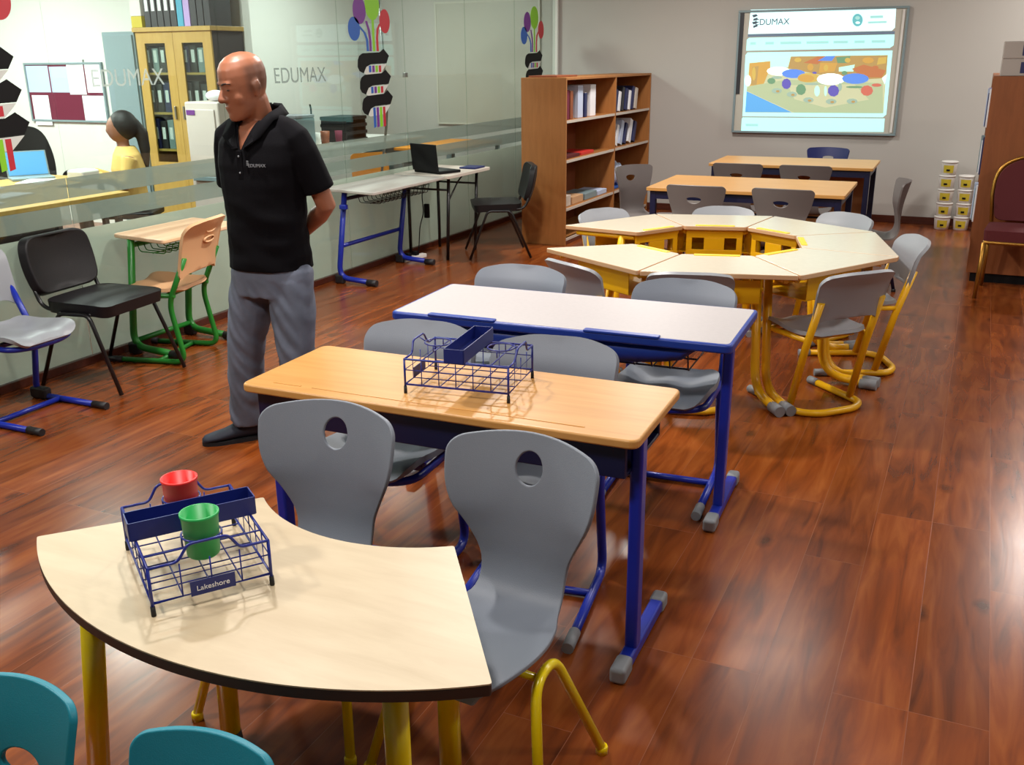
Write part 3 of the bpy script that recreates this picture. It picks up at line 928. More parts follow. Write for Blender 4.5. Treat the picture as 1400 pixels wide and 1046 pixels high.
def visitor_chair(name, label, loc, rz, group):
    t0 = thing(name, label, 'chair', loc, rz, group)
    bm = bmn(); sheet(bm, rpoly([(-.23, -.21), (.23, -.21), (.225, .20), (-.225, .20)], .07, 6), [], lambda s, t: (s, t, .455 - .10 * max(0, -t - .13) ** 1.3 * 3 + .02 * math.cos(s * 5) - .02), .026, .062)
    obj('seat', bm, 'black_pad', t0, bevel=.014)
    bm = bmn(); sheet(bm, rpoly([(-.215, 0), (.215, 0), (.24, .16), (.22, .305), (-.22, .305), (-.24, .16)], .075, 6), [], lambda s, t: (s, .235 + t * .20 - .9 * s * s + .03 + .02 * math.cos((t - .17) * 9), .485 + t), .026, .052)
    obj('backrest', bm, 'black_pad', t0, bevel=.014)
    for sx in (-1, 1):
        x = .235 * sx
        pbar('leg', 'black_metal', t0, [(x * 1.08, -.26, .01), (x, -.10, .42), (x, .10, .415), (x * 1.06, .27, .01)], .011, .04)
        pbar('back_tube', 'black_metal', t0, [(x * .9, .02, .425), (x * .9, .225, .43), (x * .9, .285, .60)], .011, .06)
    bm = bmn(); tube(bm, [(-.235, -.10, .42), (.235, -.10, .42)], .010, 8); tube(bm, [(-.235, .10, .415), (.235, .10, .415)], .010, 8)
    obj('seat_frame', bm, 'black_metal', t0)
    return t0
v1 = visitor_chair('visitor_chair', 'black padded visitor chair between the blue-framed chair and the green-framed desk', (-4.15, 3.66, 0), R(95), 'black visitor chairs')
v2 = visitor_chair('visitor_chair', 'black padded visitor chair in front of the tall bookshelf side', (-3.76, 7.66, 0), R(-58), 'black visitor chairs')

# ------------------------------------------------------------------ tall bookshelf in the far left corner
def tall_shelf():
    t0 = thing('bookshelf', 'tall open wooden bookshelf with pale shelf edges in the far left corner', 'bookshelf', (0, 0, 0))
    x0, x1, ya, yb, zt = -3.80, -3.36, 8.28, 10.77, 1.49
    bm = bmn(); box(bm, x0, x1, ya, ya + .022, 0, zt); obj('side_panel', bm, 'shelf_wood', t0, bevel=.002)
    bm = bmn(); box(bm, x0, x1, yb - .022, yb, 0, zt); obj('side_panel', bm, 'shelf_wood', t0, bevel=.002)
    bm = bmn(); box(bm, x0, x1, 9.60, 9.622, 0, zt - .022); obj('divider', bm, 'shelf_wood', t0, bevel=.002)
    pbox('top_panel', (x0, x1, ya + .022, yb - .022, zt - .022, zt), 'shelf_wood', t0, .002)
    pbox('back_panel', (x0, x0 + .012, ya + .022, yb - .022, .06, zt - .022), 'shelf_back', t0)
    pbox('plinth', (x1 - .04, x1 - .02, ya + .022, yb - .022, 0, .06), 'shelf_back', t0)
    for z in (.06, .335, .77, 1.12):
        for a, b in ((ya + .0225, 9.5995), (9.6225, yb - .0225)):
            bm = bmn(); box(bm, x0 + .012, x1 - .012, a, b, z - .02, z); sh = obj('shelf', bm, 'shelf_wood', t0)
            bm = bmn(); box(bm, x1 - .012, x1 - .004, a, b, z - .022, z + .001); obj('edge_strip', bm, 'shelf_edge', sh, label='pale edge strip')
tall_shelf()

def book(name, label, group, cx, y, z, w, h, d, m, tilt=0., lay=0.):
    """upright book: spine towards +X at cx, thickness w along Y; tilt leans it along +Y"""
    o = pbox(name, (-d, 0, 0, w, 0, h), [m], None, .003)
    bm = bmesh.new(); bm.from_mesh(o.data)
    if h > w:
        vs = box(bm, -d - .0015, -.004, w * .12, w * .88, .004, h + .0015)
    bm.to_mesh(o.data); bm.free()
    o.data.materials.append(M['paper'])
    for p in o.data.polygons[6:]: p.material_index = 1
    o.location = (cx, y, z + w * math.sin(tilt)); o.rotation_euler = (-tilt, 0, 0)
    return tag(o, label, 'book', group)
g = 'books on the tall bookshelf'
top_l = [(8.36, .05, .27, 'shelf_edge', 'pale upright file at the near end of the top left shelf'), (8.43, .08, .26, 'maroon', 'wide dark red file on the top left shelf'),
         (8.53, .07, .25, 'shelf_back', 'brown file on the top left shelf'),
         (8.72, .13, .29, 'paper_blue', 'shiny pale blue folder in the middle of the top left shelf'), (8.90, .06, .22, 'binder_blue', 'dark book right of the shiny pale folder'),
         (9.05, .14, .29, 'paper', 'shiny white folder on the top left shelf beside the divider')]
for y, w, hh, m, lb in top_l: book('file', lb, g, -3.42, y, 1.121, w, hh, .25, m)
y = 9.66
for k in range(8):
    w = (.05, .07, .05, .06, .08, .05, .06, .07)[k]; m = ('paper_blue', 'binder_blue', 'paper', 'binder', 'binder_blue', 'paper', 'binder_blue', 'shelf_edge')[k]
    book('book', ('white', 'navy', 'pale', 'black', 'thick navy', 'cream', 'blue', 'beige')[k] + ' book leaning on the top right shelf, number %s from the divider' % ('one two three four five six seven eight'.split()[k]),
         g, -3.42, y, 1.121, w, .24 - .02 * (k % 3), .24, m, .20); y += w + .045
y = 9.66
for k in range(6):
    w = (.09, .06, .08, .06, .09, .07)[k]; m = ('binder_blue', 'paper', 'paper_blue', 'binder_blue', 'paper', 'binder_blue')[k]
    book('magazine_file', ('navy', 'white', 'pale blue', 'dark blue', 'ivory', 'deep blue')[k] + ' leaning file on the middle right shelf, %s from the divider' % ('first second third fourth fifth sixth'.split()[k]),
         g, -3.43, y, .771, w, .25 - .03 * (k % 2), .25, m, .33); y += w + .07
for k, (y, l, m, lb) in enumerate(((8.36, .42, 'red_pad', 'dark red flat book on the middle left shelf'), (8.82, .34, 'red', 'red flat book beside the divider on the middle left shelf'))):
    tag(pbox('book', (-3.66, -3.42, y, y + l, .7715, .80), m, None, .003), lb, 'book', g)
for k, (y, l, hh, m, lb) in enumerate(((8.34, .2, .10, 'shelf_edge', 'short stack box on the lower left shelf beside the side panel'), (8.58, .28, .07, 'cream_edge', 'tan paper pile on the lower left shelf'),
                                       (8.92, .32, .06, 'locker', 'grey paper pile on the lower left shelf'), (9.28, .25, .045, 'paper_blue', 'thin pale pile beside the divider on the lower left shelf'))):
    tag(pbox('paper_pile', (-3.66, -3.41, y, y + l, .3365, .3365 + hh), m, None, .004), lb, 'paper pile', g)
bm = bmn(); ball(bm, (-3.52, 9.95, .465), .125, 1, 1.6, 1); bg = remeshed('plastic_bag', bm, 'paper_blue', None, .02, 2)
tag(bg, 'crumpled pale blue plastic bag on the lower right shelf', 'bag')
for v in bg.data.vertices:
    v.co.x += .010 * math.sin(v.co.y * 60) ; v.co.z += .012 * math.sin(v.co.y * 47 + v.co.x * 60)
zmin = min(v.co.z for v in bg.data.vertices)
for v in bg.data.vertices: v.co.z = max(v.co.z - zmin + .330, .3362)
tag(pbox('box', (-3.60, -3.42, 9.70, 10.25, .336, .36), 'blue_print', None, .004), 'flat blue box below the plastic bag on the lower right shelf', 'box', None).location.z = .0015
bg.location.z = .0265
tag(pbox('tray', (-3.78, -3.5, 8.4, 8.9, 1.4905, 1.505), 'shelf_back', None, .003), 'flat dark tray on top of the tall bookshelf', 'tray')

# ------------------------------------------------------------------ cupboard at the right edge
t0 = thing('bookcase', 'orange-brown wooden bookcase at the right edge, its side towards us', 'bookcase', (0, 0, 0))
x0, x1, ya, yb, zt = .035, .50, 8.07, 9.55, 1.50
pbox('side_panel', (x0, x1, ya, ya + .022, .07, zt), 'cup_wood', t0, .002)
pbox('side_panel', (x0, x1, yb - .022, yb, .07, zt), 'cup_wood', t0, .002)
pbox('top_panel', (x0, x1, ya + .022, yb - .022, zt - .022, zt), 'cup_wood', t0, .002)
pbox('back_panel', (x1 - .012, x1, ya + .022, yb - .022, .07, zt - .022), 'shelf_back', t0)
pbox('plinth', (x0 + .03, x1 - .02, ya + .02, yb - .02, 0, .07), 'black', t0)
for z in (.09, .45, .80, 1.14): pbox('shelf', (x0 + .01, x1 - .012, ya + .0225, yb - .0225, z - .02, z), 'cup_wood', t0)
gk = 'books in the bookcase at the right edge'
rows = [(1.14, ['paper', 'binder_blue', 'paper_blue', 'paper', 'lilac'], 'top'), (.80, ['binder_blue', 'paper', 'locker', 'paper_blue'], 'second'), (.45, ['paper', 'locker', 'paper_blue'], 'third')]
cn = {'paper': 'white', 'binder_blue': 'navy', 'paper_blue': 'pale blue', 'lilac': 'lilac', 'locker': 'grey'}
od = ['nearest us', 'second from us', 'third from us', 'fourth from us', 'fifth from us']
for z, ms, nm in rows:
    for k, m in enumerate(ms):
        w = .05 + .012 * ((k * 7) % 3); hh = .27 - .03 * (k % 2)
        o = pbox('book', (x0 - .010 - .007 * (k % 3), x0 + .22, ya + .03 + k * .085, ya + .03 + k * .085 + w, z + .0005, z + hh), m, None, .003)
        tag(o, '%s book jutting from the %s shelf of the right bookcase, %s' % (cn[m], nm, od[k]), 'book', gk)
for k, (xa, xb, zz, hh, m, lb) in enumerate(((.075, .245, 1.5005, .118, 'beige_box', 'lower beige box with dark label on top of the right bookcase'), (.075, .245, 1.619, .118, 'beige_box', 'upper beige box with dark label on top of the right bookcase'))):
    b = tag(pbox('storage_box', (xa, xb, 8.10, 8.36, zz, zz + hh), m, None, .006), lb, 'box', 'boxes on the right bookcase')
    pbox('print', (xb - .045, xb - .012, 8.0985, 8.0995, zz + .02, zz + .095), 'binder_blue', b, label='dark printed label')
b = tag(pbox('white_box', (.262, .50, 8.10, 8.36, 1.5005, 1.78), 'white_pl', None, .006), 'white tub standing beside the two boxes on the right bookcase', 'tub')

# ------------------------------------------------------------------ white buckets by the back wall
def bucket(label):
    t0 = thing('bucket', label, 'bucket', group='stacked white buckets by the back wall')
    bm = bmn(); lathe(bm, [(.060, 0), (.066, .004), (.074, .112), (.074, .116)], 20); obj('pail', bm, 'white_pl', t0)
    bm = bmn(); lathe(bm, [(.079, .1165), (.079, .126), (.074, .132)], 20); obj('lid', bm, 'white_pl', t0)
    bm = bmn()
    rg = [[Vector(((.0648 + z * .075 + dr) * math.cos(a), (.0648 + z * .075 + dr) * math.sin(a), z)) for a in [R(-125 + 78 * q / 10) for q in range(11)]] for z, dr in ((.022, .0012), (.095, .0012))]
    V = [[bm.verts.new(p) for p in r] for r in rg]
    for k in range(10): bm.faces.new([V[0][k], V[0][k+1], V[1][k+1], V[1][k]])
    lb = obj('label_print', bm, 'label', t0, label='yellow label')
    bm = bmn(); box(bm, -.018, .014, -.0732, -.0722, .04, .058, Matrix.Rotation(R(4), 4, 'Z')); obj('mark', bm, 'black', lb)
    return t0
bk0 = bucket('x'); first = True
nth = ['lowest', 'second lowest', 'middle', 'fourth up', 'topmost']
for (x, yy, n, nm) in ((-.235, 10.55, 5, 'stack next to the rear desks'), (-.058, 10.57, 4, 'stack in the middle of the three'), (.125, 10.50, 5, 'stack half hidden by the bookcase')):
    for k in range(n):
        lb = '%s white bucket with yellow label in the %s' % (nth[k] if k < n - 1 else 'topmost', nm)
        if first: bk0.location = (x, yy, 0); bk0['label'] = lb; first = False
        else: dup(bk0, (x + .004 * ((k * 5) % 3 - 1), yy, k * .1335), R(8 * ((k * 3) % 3 - 1)), lb)

# ------------------------------------------------------------------ red banquet chair
t0 = thing('banquet_chair', 'dark red banquet chair with gold frame at the right edge', 'chair', (.335, 7.70, 0), R(-3))
bm = bmn(); sheet(bm, rpoly([(-.215, -.21), (.215, -.21), (.20, .20), (-.20, .20)], .04, 5), [], lambda s, t: (s, t, .445 + .02 * math.cos(s * 6) * math.cos(t * 6)), .03, .075)
obj('seat', bm, 'red_pad', t0, bevel=.015)
ol = [(-.175, 0), (.175, 0), (.20, .18), (.195, .30), (.15, .38), (.07, .425), (0, .44), (-.07, .425), (-.15, .38), (-.195, .30), (-.20, .18)]
bm = bmn(); sheet(bm, rpoly(ol, .05, 4), [], lambda s, t: (s, .215 + t * .14 - .2 * s * s, .50 + t), .03, .045); obj('backrest', bm, 'red_pad', t0, bevel=.012)
bm = bmn(); tube(bm, [Vector((x * 1.06, .215 + max(0, t) * .14 - .2 * x * x, .50 + t + (.014 if t > .3 else 0))) for x, t in ([(-.175, -.06)] + [(p[0], p[1]) for p in fillet([(a, b, 0) for a, b in ol[-1:1:-1]], .05, 4)] + [(.175, -.06)])], .0135, 8)
obj('back_frame', bm, 'gold', t0)
for sx in (-1, 1):
    pbar('leg', 'gold', t0, [(.205 * sx, -.205, .40), (.215 * sx, -.215, 0)], .0135)
    pbar('leg', 'gold', t0, [(.19 * sx, .21, .44), (.20 * sx, .25, 0)], .0135)
bm = bmn(); tube(bm, fillet([(-.19, .20, .40), (-.205, -.205, .40), (.205, -.205, .40), (.19, .20, .40)], .02, 3), .0125, 8); obj('seat_rail', bm, 'gold', t0)

# ------------------------------------------------------------------ rear desks
def rear_desk(label, x0, x1, y0, y1, z, panel):
    t0 = thing('teacher_desk', label, 'desk', ((x0 + x1) / 2, (y0 + y1) / 2, 0), R(1.0), 'rear beech desks')
    w, d = (x1 - x0) / 2, (y1 - y0) / 2
    bm = bmn(); prism(bm, rpoly([(-w, -d), (w, -d), (w, d), (-w, d)], .012, 3), z - .025, z); obj('desktop', bm, 'beech', t0, bevel=.003)
    bm = bmn()
    box(bm, -w + .03, w - .03, -d + .03, -d + .05, z - .085, z - .0255); box(bm, -w + .03, w - .03, d - .05, d - .03, z - .085, z - .0255)
    box(bm, -w + .03, -w + .05, -d + .05, d - .05, z - .085, z - .0255); box(bm, w - .05, w - .03, -d + .05, d - .05, z - .085, z - .0255)
    obj('apron', bm, 'blue_dk', t0)
    for sx in (-1, 1):
        for sy in (-1, 1): pbox('leg', (sx * (w - .045) - .022, sx * (w - .045) + .022, sy * (d - .05) - .022, sy * (d - .05) + .022, 0, z - .026), 'blue_dk', t0, .004)
    if panel:
        pbox('modesty_panel', (-w + .07, w - .07, d - .075, d - .057, .12, z - .13), 'shelf_wood', t0, .002)
rear_desk('nearer of the two rear beech desks, with dark blue legs', -2.20, -.79, 7.00, 7.86, .74, False)
rear_desk('rear beech desk directly under the projection screen', -2.20, -.79, 8.85, 9.62, .74, True)

# ------------------------------------------------------------------ interactive board
def board():
    t0 = thing('projection_board', 'wall-mounted whiteboard showing a projected web page', 'board', (-1.605, YB, 1.49))
    W, HH = .83, .615
    bm = bmn(); box(bm, -W + .02, W - .02, -.035, -.002, -HH + .02, HH - .02); obj('surface', bm, 'white_board', t0)
    bm = bmn()
    for (a, b, c, d) in ((-W, W, HH - .022, HH), (-W, W, -HH, -HH + .022)): box(bm, a, b, -.05, -.002, c, d)
    box(bm, -W, -W + .022, -.05, -.002, -HH + .022, HH - .022); box(bm, W - .022, W, -.05, -.002, -HH + .022, HH - .022)
    obj('frame', bm, 'locker', t0, bevel=.004)
    bm = bmn(); box(bm, -W + .022, -W + .06, -.044, -.0355, -HH + .40, HH - .022); obj('tool_strip', bm, 'binder', t0, label='dark strip of touch icons')
    bm = bmn(); box(bm, W - .058, W - .034, -.046, -.0355, -HH + .03, HH - .03); obj('pen_rail', bm, 'white_pl', t0, bevel=.004)
    # the projected picture: every patch a shape with its own depth layer
    E_ = 1.0
    cols = {'page': ('#aef0ea', .92), 'head': ('#cdf8fa', 1.05), 'rule': ('#66788c', .4), 'ground': ('#a9b893', .68), 'ground2': ('#bcc09c', .72), 'water': ('#5a9fd8', .78), 'white': ('#e4fafa', 1.05),
            'blue': ('#5a86dc', .75), 'orange': ('#c29a50', .68), 'rust': ('#b8764e', .6), 'tan': ('#b0935c', .6), 'green': ('#6f9a78', .52), 'violet': ('#625cb4', .6), 'red': ('#c46c5c', .65),
            'sky': ('#b4e8d8', .82), 'ink': ('#4a5866', .25), 'teal': ('#68b8c0', .62), 'grey': ('#9ab4a4', .6), 'gold': ('#c4aa58', .66), 'dim': ('#9cd4d0', .72)}
    names = list(cols)
    ms = [emit_mat('projected_' + k, *cols[k]) for k in names]
    # crop pixels of the photographed picture -> board coordinates (keystone removed by bilinear lookup)
    TL, TR, BL, BR = (62, 82), (1262, 40), (16, 945), (1180, 965)
    def uv(px, py):
        u = v = .5
        for _ in range(25):
            X = (1-u)*(1-v)*TL[0] + u*(1-v)*TR[0] + (1-u)*v*BL[0] + u*v*BR[0]
            Y = (1-u)*(1-v)*TL[1] + u*(1-v)*TR[1] + (1-u)*v*BL[1] + u*v*BR[1]
            u += (px - X) / 1190; v += (py - Y) / 900
        return (-W + 2 * W * u, HH - 2 * HH * v)
    lay = [0]
    def patch(bm, pts, c, dz=None):
        lay[0] += 1
        y1 = -.0352 - .00009 * lay[0]
        P = [uv(*p) for p in pts]
        ar = sum(P[i][0] * P[(i+1) % len(P)][1] - P[(i+1) % len(P)][0] * P[i][1] for i in range(len(P)))
        if ar < 0: P.reverse()
        mi = names.index(c)
        f = [bm.verts.new((p[0], y1 - .00006, p[1])) for p in P]; b = [bm.verts.new((p[0], -.0351, p[1])) for p in P]
        n = len(P)
        bm.faces.new(f).material_index = mi
        for i in range(n): bm.faces.new([f[i], b[i], b[(i+1) % n], f[(i+1) % n]]).material_index = mi
    def ell(cx, cy, rx, ry, n=14): return [(cx + rx * math.cos(2*PI*k/n), cy + ry * math.sin(2*PI*k/n)) for k in range(n)]
    bm = bmn()
    patch(bm, [(150, 75), (1172, 44), (1166, 190), (1145, 212), (133, 242)], 'head')
    patch(bm, [(133, 243), (1166, 215), (1164, 236), (130, 262)], 'rule')
    patch(bm, [(140, 268), (1164, 238), (1160, 312), (1135, 332), (120, 358), (124, 282)], 'page')
    patch(bm, [(130, 370), (1153, 350), (1118, 806), (1096, 828), (98, 826), (115, 390)], 'page')
    patch(bm, [(98, 834), (1108, 836), (1102, 935), (88, 935), (92, 850)], 'page')
    # header marks
    for k in range(4): patch(bm, [(160 + 10 * (k % 2), 112 + 24 * k), (192 + 8 * (k % 2), 104 + 24 * k), (204, 116 + 24 * k), (172, 128 + 24 * k)], 'ink')
    patch(bm, ell(913, 140, 36, 44), 'teal'); patch(bm, ell(913, 125, 16, 12), 'dim'); patch(bm, ell(915, 158, 16, 9), 'head')
    for (a, b) in ((1000, 1085), ): patch(bm, [(a, 110), (b, 107), (b, 124), (a, 127)], 'dim')
    patch(bm, [(985, 150), (1110, 145), (1110, 158), (985, 163)], 'dim')
    for px, w in ((150, 42), (262, 62), (372, 150), (560, 155), (750, 100), (895, 70), (1012, 92)):
        y = 306 - (px - 195) * .022; patch(bm, [(px, y - 9), (px + w, y - 9 - w * .022), (px + w, y + 9 - w * .022), (px, y + 9)], 'dim')
    patch(bm, [(122, 880), (215, 881), (215, 898), (122, 897)], 'dim')
    # picture
    patch(bm, [(140, 402), (1122, 382), (1098, 798), (118, 798)], 'ground2')
    patch(bm, [(140, 402), (450, 396), (430, 470), (280, 500), (136, 600)], 'sky')
    patch(bm, [(146, 445), (300, 430), (300, 480), (250, 600), (136, 612)], 'orange'); patch(bm, [(170, 470), (215, 465), (200, 600), (160, 600)], 'tan')
    patch(bm, [(450, 396), (1122, 382), (1112, 545), (880, 560), (640, 520), (430, 480)], 'tan')
    patch(bm, [(540, 440), (640, 395), (720, 392), (640, 450)], 'rust'); patch(bm, [(640, 425), (700, 392), (765, 390), (740, 425)], 'blue'); patch(bm, [(770, 400), (870, 390), (850, 440), (780, 440)], 'green')
    patch(bm, [(660, 440), (780, 440), (760, 500), (650, 510)], 'orange'); patch(bm, [(790, 470), (900, 450), (890, 500), (790, 500)], 'sky')
    patch(bm, [(880, 480), (960, 450), (1110, 490), (1085, 540), (950, 540)], 'rust'); patch(bm, [(1060, 400), (1115, 396), (1110, 440), (1050, 450)], 'gold')
    patch(bm, [(125, 640), (136, 610), (420, 560), (1090, 580), (1098, 798), (480, 798)], 'ground')
    patch(bm, [(430, 600), (900, 590), (1000, 700), (700, 760), (480, 700)], 'ground2')
    patch(bm, [(127, 645), (460, 795), (118, 795)], 'water')
    for cx, cy, rx, ry, c in ((360, 500, 85, 32, 'white'), (470, 517, 85, 32, 'blue'), (580, 545, 80, 34, 'gold'), (560, 550, 60, 26, 'orange'), (735, 555, 98, 42, 'white'), (905, 550, 92, 38, 'blue')): patch(bm, ell(cx, cy, rx, ry), c)
    for cx, cy, rx, ry, c in ((180, 520, 14, 50, 'gold'), (240, 490, 16, 40, 'orange'), (500, 420, 26, 16, 'gold'), (590, 470, 22, 26, 'orange'), (700, 475, 16, 24, 'gold'), (850, 420, 20, 18, 'gold'), (990, 420, 40, 22, 'orange'), (1040, 470, 22, 14, 'rust'), (620, 510, 16, 8, 'violet'), (350, 545, 40, 10, 'grey'), (600, 590, 50, 8, 'grey'), (640, 640, 20, 40, 'sky'), (700, 640, 10, 38, 'sky'), (800, 610, 14, 30, 'grey'), (900, 610, 60, 8, 'green'), (420, 590, 34, 38, 'violet'), (755, 638, 40, 42, 'violet'), (525, 630, 36, 40, 'green'), (310, 570, 30, 22, 'green'), (985, 635, 42, 38, 'red'), (1050, 595, 34, 12, 'red'), (830, 510, 20, 15, 'green')): patch(bm, ell(cx, cy, rx, ry, 9), c)
    for cx, cy in ((580, 705), (740, 715), (885, 712), (350, 640), (460, 665)): patch(bm, ell(cx, cy, 38, 20, 9), 'grey'); patch(bm, ell(cx + 8, cy + 4, 14, 9, 7), 'tan')
    patch(bm, ell(136, 570, 24, 40), 'head'); patch(bm, [(1122, 512), (1085, 545), (1105, 590)], 'head')
    pic = obj('projected_page', bm, ms, t0, label='bright projected web page with umbrellas on a playground')
    # words
    bm = bmn()
    def word(s, px, py, size, c):
        u, v = uv(px, py)
        text_bm(bm, s, size, Matrix.Translation((u, -.0400, v)) @ Matrix.Rotation(R(90), 4, 'X'), .0002, names.index(c))
    word('EDUMAX', 310, 158, .085, 'ink')
    obj('projected_words', bm, ms, pic)
board()
# ------------------------------------------------------------------ wire racks and cups
def caddy(label, loc, rz, cups=()):
    """wire rack .33 along X, .245 along Y; tray across the middle along Y; plate on the -X end"""
    t0 = thing('wire_rack', label, 'rack', loc, rz, 'blue wire racks')
    a, b, z0, z1 = .160, .120, .028, .105
    bm = bmn()
    for z in (z0, z1):
        if z == z1:
            for sx in (-1, 1):
                x = a * sx
                tube(bm, fillet([(x, -b, z), (x, -.062, z), (x + .004 * sx, -.040, z + .036), (x + .004 * sx, .040, z + .036), (x, .062, z), (x, b, z)], .012, 4), .0032, 7)
            for sy in (-1, 1): tube(bm, [(-a, b * sy, z), (a, b * sy, z)], .0032, 7)
        else:
            tube(bm, [(-a, -b, z), (a, -b, z), (a, b, z), (-a, b, z)], .0032, 7, True)
    for sx in (-1, 1):
        for sy in (-1, 1): tube(bm, [(a * sx, b * sy, .012), (a * sx, b * sy, z1)], .0035, 8)
    obj('frame', bm, 'wire', t0)
    bm = bmn()
    for x in (-.107, -.053, 0, .053, .107):
        tube(bm, [(x, -b, z1 - .004), (x, -b, z0), (x, b, z0), (x, b, z1 - .004)], .0017, 6)
    for y in (-.06, 0, .06):
        tube(bm, [(-a, y, z1 - .004), (-a, y, z0 + .002), (a, y, z0 + .002), (a, y, z1 - .004)], .0017, 6)
    z = (z0 + z1) / 2 + .006
    tube(bm, [(-a, -b, z), (a, -b, z), (a, b, z), (-a, b, z)], .0017, 6, True)
    for x in (-.105, .105): tube(bm, [(x, -b, z1), (x, b, z1)], .0020, 6)
    obj('grid', bm, 'wire', t0)
    for sx in (-1, 1):
        bm = bmn(); ring = [(.100 * sx + .0405 * math.cos(2*PI*k/24), .0405 * math.sin(2*PI*k/24), .128) for k in range(24)]
        tube(bm, ring, .0022, 6, True)
        tube(bm, [(a * sx, 0, .139), (.1405 * sx, 0, .128)], .002, 6)
        for sy in (-1, 1): tube(bm, [(.100 * sx, .0405 * sy, .128), (.100 * sx, .0405 * sy, z1 + .002)], .002, 6)
        obj('cup_ring', bm, 'wire', t0)
    for sx in (-1, 1):
        for sy in (-1, 1):
            bm = bmn(); lathe(bm, [(.0048, 0), (.0052, .003), (.0048, .022)], 10, (a * sx, b * sy, 0)); obj('foot', bm, 'foot', t0)
    # tray
    tb = thing_part = bpy.data.objects.new('tmp', None); bpy.data.objects.remove(tb)
    bm = bmn(); w, l, zt = .029, .130, .150
    box(bm, -w, w, -l, l, z1 + .004, z1 + .007)
    box(bm, -w - .0025, -w, -l, l, z1 + .004, zt); box(bm, w, w + .0025, -l, l, z1 + .004, zt)
    box(bm, -w, w, -l - .0025, -l, z1 + .004, zt); box(bm, -w, w, l, l + .0025, z1 + .004, zt)
    obj('tray', bm, 'tray', t0)
    bm = bmn(); box(bm, -a - .0055, -a - .0035, -.045, .045, z0 - .004, z0 + .028); pl = obj('name_plate', bm, 'tray', t0)
    bm = bmn(); text_bm(bm, 'Lakeshore', .016, Matrix.Translation((-a - .0058, 0, z0 + .011)) @ Matrix.Rotation(R(-90), 4, 'Z') @ Matrix.Rotation(R(90), 4, 'X'), .0003)
    obj('lettering', bm, 'paper', pl)
    for (sx, m, lb) in cups:
        c = thing('cup', lb, 'cup', (0, 0, 0))
        bm = bmn(); lathe(bm, [(.030, 0), (.0335, .004), (.0380, .088), (.0400, .091), (.0400, .096), (.0365, .096), (.0320, .008), (.001, .007)], 32); body = obj('body', bm, m, c)
        w_ = Matrix.Translation(Vector(loc)) @ Matrix.Rotation(rz, 4, 'Z') @ Vector((.100 * sx, 0, .080))
        c.location = w_
    return t0
caddy('blue wire rack holding a red and a green cup on the curved table', (-1.434, 1.408, .6), R(144.5), ((-1, 'green_cup', 'green plastic cup in the near ring of the wire rack'), (1, 'red_cup', 'red plastic cup in the far ring of the wire rack')))
caddy('empty blue wire rack on the beech topped desk', (-1.300, 2.452, .715), R(7.5))

# ------------------------------------------------------------------ prints on the glass
def decal(label, yc):
    t0 = thing('balloon_decal', label, 'decal', (XW + .0056, yc, 0), 0, 'ribbon and balloon prints on the glass')
    K, KZ = .00180, .001026                   # photo-crop pixels to metres
    def q(px, py): return ((px - 265) * K, 1.72 - (py - 385) * KZ)
    def plate(bm, pts, d0=0., d1=.0008):
        P = [q(*p) for p in pts]
        ar = sum(P[i][0] * P[(i+1) % len(P)][1] - P[(i+1) % len(P)][0] * P[i][1] for i in range(len(P)))
        if ar < 0: P.reverse()
        A = [bm.verts.new((d0, *p)) for p in P]; B = [bm.verts.new((d1, *p)) for p in P]
        bm.faces.new(list(reversed(A))); bm.faces.new(B)
        for i in range(len(P)): bm.faces.new([A[i], A[(i+1) % len(P)], B[(i+1) % len(P)], B[i]])
    def fl(pts, r=22): return [(p.x, p.y) for p in fillet([(a, b, 0) for a, b in pts], r, 4, True)]
    for k in range(3):
        dx, dy = 9 * k, 158 * k
        bm = bmn()
        plate(bm, [(x + dx, y + dy) for x, y in [(180, 400), (318, 392), (352, 366), (396, 418), (372, 476), (240, 482), (205, 500), (180, 548), (150, 530), (136, 500), (140, 450), (152, 420)]])
        obj('ribbon', bm, 'black', t0)
        bm = bmn()
        plate(bm, [(x + dx, y + dy) for x, y in [(215, 490), (372, 480), (345, 520), (325, 548), (200, 558), (185, 548), (196, 510)]], -.0002, .0005)
        obj('ribbon_back', bm, 'ribbon_white', t0)
        for j, m in enumerate(('blue_print', 'purple', 'green_print', 'red_print')):
            bm = bmn(); x = 224 + 27 * j + dx
            plate(bm, [(x, 492 + dy), (x + 20, 491 + dy), (x + 20, (540 if k < 2 else 640) + dy), (x, (542 if k < 2 else 648) + dy)], 0, .0009)
            obj('stripe', bm, m, t0)
    for (cx, cy, rx, ry, m, path) in ((125, 225, 46, 86, 'blue_print', [(165, 205), (205, 250), (222, 300), (224, 385)]), (172, 92, 50, 98, 'purple', [(222, 165), (240, 230), (247, 300), (247, 385)]),
                                (275, 45, 58, 112, 'green_print', [(275, 130), (275, 260), (275, 385)]), (373, 160, 43, 90, 'red_print', [(335, 180), (312, 220), (304, 290), (304, 385)])):
        bm = bmn(); plate(bm, [(cx + rx * math.cos(2*PI*i/28), cy + ry * math.sin(2*PI*i/28)) for i in range(28)], 0, .0010)
        bl = obj('balloon', bm, m, t0)
        bm = bmn()
        P = [Vector(p) for p in path]
        sd = 9
        plate(bm, [(p.x - sd, p.y) for p in P] + [(p.x + sd, p.y) for p in reversed(P)], -.0001, .0007)
        obj('string', bm, m, bl)
decal('black ribbon and balloon print cut by the left edge of the photo', 3.38)
decal('black ribbon and balloon print on the glass between the man and the laptop', 6.95)
decal('black ribbon and balloon print at the far end of the glass above the bookshelf', 10.13)
